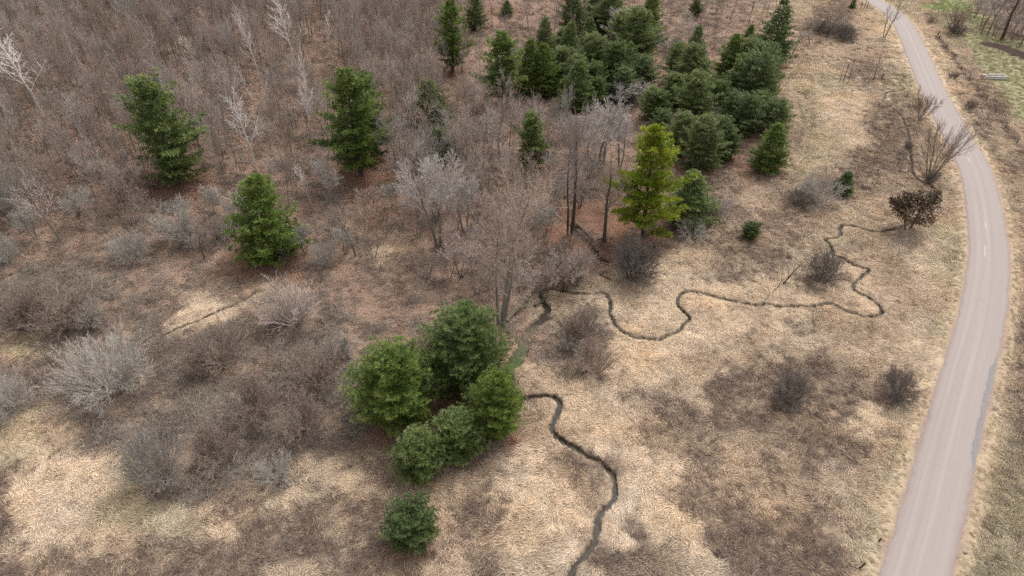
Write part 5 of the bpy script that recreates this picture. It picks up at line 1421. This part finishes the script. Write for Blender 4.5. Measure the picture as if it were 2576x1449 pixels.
# dead goldenrod and aster stems, dark purple-brown
weed_p = [strands('weed', 320 + i, 34, .42, .75, .3, .020, weed_mat, 1.6, 3, (.6, 1.25), upright=.8, bend=1.2) for i in range(4)]
weed_p += [strands('weed_flat', 330 + i, 40, .55, .9, .3, .024, weed_mat, .6, 3, (.6, 1.25)) for i in range(2)]
G = dict(p=[], r=[], s=[], t=[], i=[])
for (y0, y1, st, sc) in ((30, 95, .54, .95), (95, 150, .75, 1.2), (150, 300, 1.3, 1.7)):
    x, y, z, d, bk, r = sow(st, 51 + y0, y0, y1)
    c = cover(x, y)
    clump = fbm(x / 2.4, y / 2.4, 251, 3)
    keep = (r.random(len(x)) < c[:, 4] * smooth(.45, .53, .6 * clump + .4 * fbm(x / .9, y / .9, 255, 2) + .36 * (c[:, 4] - .45)) * 1.3) & (d > 4.6) & (bk > .1)
    x, y, z, c = x[keep], y[keep], z[keep], c[keep]
    n = len(x)
    s = sc * r.uniform(.7, 1.3, n)
    v = r.normal(1, .16, n)
    mixv = fbm(x / 5, y / 5, 261, 2)[:, None]
    tone = (np.array([.132, .092, .080]) * (1 - mixv) + np.array([.172, .125, .100]) * mixv) * v[:, None]
    G['p'].append(np.stack([x, y, z - .02], 1)); G['r'].append(slope_rot(r, n, flow(x, y) + r.normal(0, .6, n), .2)); G['s'].append(np.stack([s, s, s], 1)); G['t'].append(tone); G['i'].append(r.integers(0, 6, n))
scatter('dead_weeds', *[np.concatenate(G[q]) for q in 'prsti'], weed_p, [weed_mat])
n_weed = sum(len(q) for q in G['p'])

# brambles: arching canes
def bramble(nm, seed):
    random.seed(seed); C = Wood()
    for i in range(30):
        a = random.uniform(0, 6.283); L = random.uniform(.9, 2.1)
        p = np.array([random.gauss(0, .4), random.gauss(0, .4), 0]); d = unit(np.array([math.cos(a) * .7, math.sin(a) * .7, 1.]))
        pts, rad = [p], [.018]
        for s in range(4):
            d = unit(d + rv() * .14 + np.array([math.cos(a) * .22, math.sin(a) * .22, -.36]))
            p = p + d * L / 4; pts.append(p); rad.append(.018 * (1 - .22 * (s + 1)))
        C.add(pts, rad, 3)
        for q in range(7):
            f = random.uniform(.6, 3.99); k_ = int(f); bp = pts[k_] + (pts[k_ + 1] - pts[k_]) * (f - k_)
            e = unit(d * .4 + rv() * .8 + np.array([0, 0, .35])) * random.uniform(.25, .6)
            C.add([bp, bp + e], [.010, 0.], 0)
    me = C.build(nm, [cane_mat])
    r = np.random.default_rng(seed); a = me.attributes.new('tint', 'FLOAT', 'POINT')
    a.data.foreach_set('value', np.repeat(r.uniform(.7, 1.25, len(me.vertices) // 4 + 1), 4)[:len(me.vertices)].astype(np.float32))
    return me
br_p = [bramble('canes', 340 + i) for i in range(5)]
G = dict(p=[], r=[], s=[], t=[], i=[])
for (y0, y1, st, sc) in ((30, 100, .95, 1.0), (100, 160, 1.35, 1.2), (160, 300, 2.2, 1.5)):
    x, y, z, d, bk, r = sow(st, 71 + y0, y0, y1)
    c = cover(x, y)
    clump = fbm(x / 3.2, y / 3.2, 271, 3)
    keep = (r.random(len(x)) < c[:, 5] * smooth(.25, .6, clump) * 1.4) & (d > 6) & (bk > .3)
    x, y, z, c, clump = x[keep], y[keep], z[keep], c[keep], clump[keep]
    n = len(x)
    s = sc * r.uniform(.65, 1.25, n) * (.7 + .6 * clump)
    m2 = fbm(x / 6, y / 6, 281, 3)[:, None]
    tone = (np.array([.205, .150, .122]) * (1 - m2) + np.array([.225, .200, .165]) * m2) * r.normal(1.15, .26, n).clip(.5, 2)[:, None]
    G['p'].append(np.stack([x, y, z - .05], 1)); G['r'].append(slope_rot(r, n, r.uniform(0, 6.28, n), .12)); G['s'].append(np.stack([s, s, s * r.uniform(.8, 1.3, n)], 1)); G['t'].append(tone); G['i'].append(r.integers(0, 5, n))
scatter('brambles', *[np.concatenate(G[q]) for q in 'prsti'], br_p, [cane_mat])
n_br = sum(len(q) for q in G['p'])

# fallen leaves and twigs on the wood floor
def leaves(nm, seed):
    r = np.random.default_rng(seed); n = 34
    c = np.stack([r.normal(0, .5, n), r.normal(0, .5, n), r.uniform(.01, .07, n)], 1)
    a = r.uniform(0, 6.28, n); u = np.stack([np.cos(a), np.sin(a), r.normal(0, .35, n)], 1); w = np.stack([-np.sin(a), np.cos(a), r.normal(0, .35, n)], 1)
    L = r.uniform(.06, .13, n)[:, None]; W = r.uniform(.03, .06, n)[:, None]
    L[:7] *= 5; W[:7] *= .35; c[:7, 2] += .03          # a few fallen twigs
    V = np.stack([c - u * L, c + w * W, c + u * L, c - w * W], 1).reshape(-1, 3)
    I = np.arange(n * 4).reshape(-1, 4)
    return mesh(nm, V, I, None, [leaf_mat], {'tint': ('FLOAT', np.repeat(np.where(np.arange(n) < 7, r.uniform(.5, 1.3, n), r.uniform(.7, 1.5, n)), 4))})
lf_p = [leaves('leaves', 350 + i) for i in range(4)]
G = dict(p=[], r=[], s=[], t=[], i=[])
for (y0, y1, st, sc) in ((30, 110, .75, 1.0), (110, 180, 1.1, 1.4), (180, 330, 1.8, 2.0)):
    x, y, z, d, bk, r = sow(st, 91 + y0, y0, y1)
    c = cover(x, y)
    keep = (r.random(len(x)) < c[:, 6] * (.5 + .7 * fbm(x / 2.5, y / 2.5, 291, 3))) & (d > 6) & (bk > .35)
    x, y, z, c = x[keep], y[keep], z[keep], c[keep]
    n = len(x); s = sc * r.uniform(.7, 1.3, n)
    m2 = fbm(x / 4, y / 4, 295, 3)[:, None]
    tone = c[:, :3] * (np.array([1.05, .92, .85]) * (1 - m2) + np.array([1.35, 1.3, 1.25]) * m2) * r.normal(1.0, .15, n)[:, None]
    G['p'].append(np.stack([x, y, z], 1)); G['r'].append(slope_rot(r, n, r.uniform(0, 6.28, n), .05)); G['s'].append(np.stack([s, s, s], 1)); G['t'].append(tone); G['i'].append(r.integers(0, 4, n))
scatter('fallen_leaves', *[np.concatenate(G[q]) for q in 'prsti'], lf_p, [leaf_mat])
n_lf = sum(len(q) for q in G['p'])
# the farther part of the hillside wood, past the three hundred nearest trees
def joined(nm, pr):
    Vs, Fq, Ft, M, off = [], [], [], [], 0
    mats = []
    for p in ('trunk', 'crown'):
        me = pr[p]; n = len(me.vertices); co = np.zeros(n * 3, np.float32); me.vertices.foreach_get('co', co)
        lt = np.zeros(len(me.polygons), np.int32); me.polygons.foreach_get('loop_total', lt)
        li = np.zeros(len(me.loops), np.int32); me.loops.foreach_get('vertex_index', li)
        nq = int((lt == 4).sum())
        Vs.append(co.reshape(-1, 3)); Fq.append(li[:nq * 4].reshape(-1, 4) + off); Ft.append(li[nq * 4:].reshape(-1, 3) + off); off += n
        mats.append(me.materials[0])
    fm = np.r_[np.zeros(len(Fq[0])), np.ones(len(Fq[1])), np.zeros(len(Ft[0])), np.ones(len(Ft[1]))]
    return mesh(nm, np.vstack(Vs), np.vstack(Fq), np.vstack(Ft), mats, fmat=fm)
wp = [joined('far_tree', BT[k_]) for k_ in WT]
if len(wood_rest):
    q = np.array(wood_rest); n = len(q); sc_ = rng.uniform(.62, 1.1, n)
    scatter('far_woodland', np.stack([wx_[q], wy_[q], wz_[q] - .05], 1), np.stack([0 * sc_, 0 * sc_, rng.uniform(0, 6.28, n)], 1), np.stack([sc_, sc_, sc_ * rng.uniform(.85, 1.15, n)], 1), np.ones((n, 3)), rng.integers(0, 6, n), wp, [])
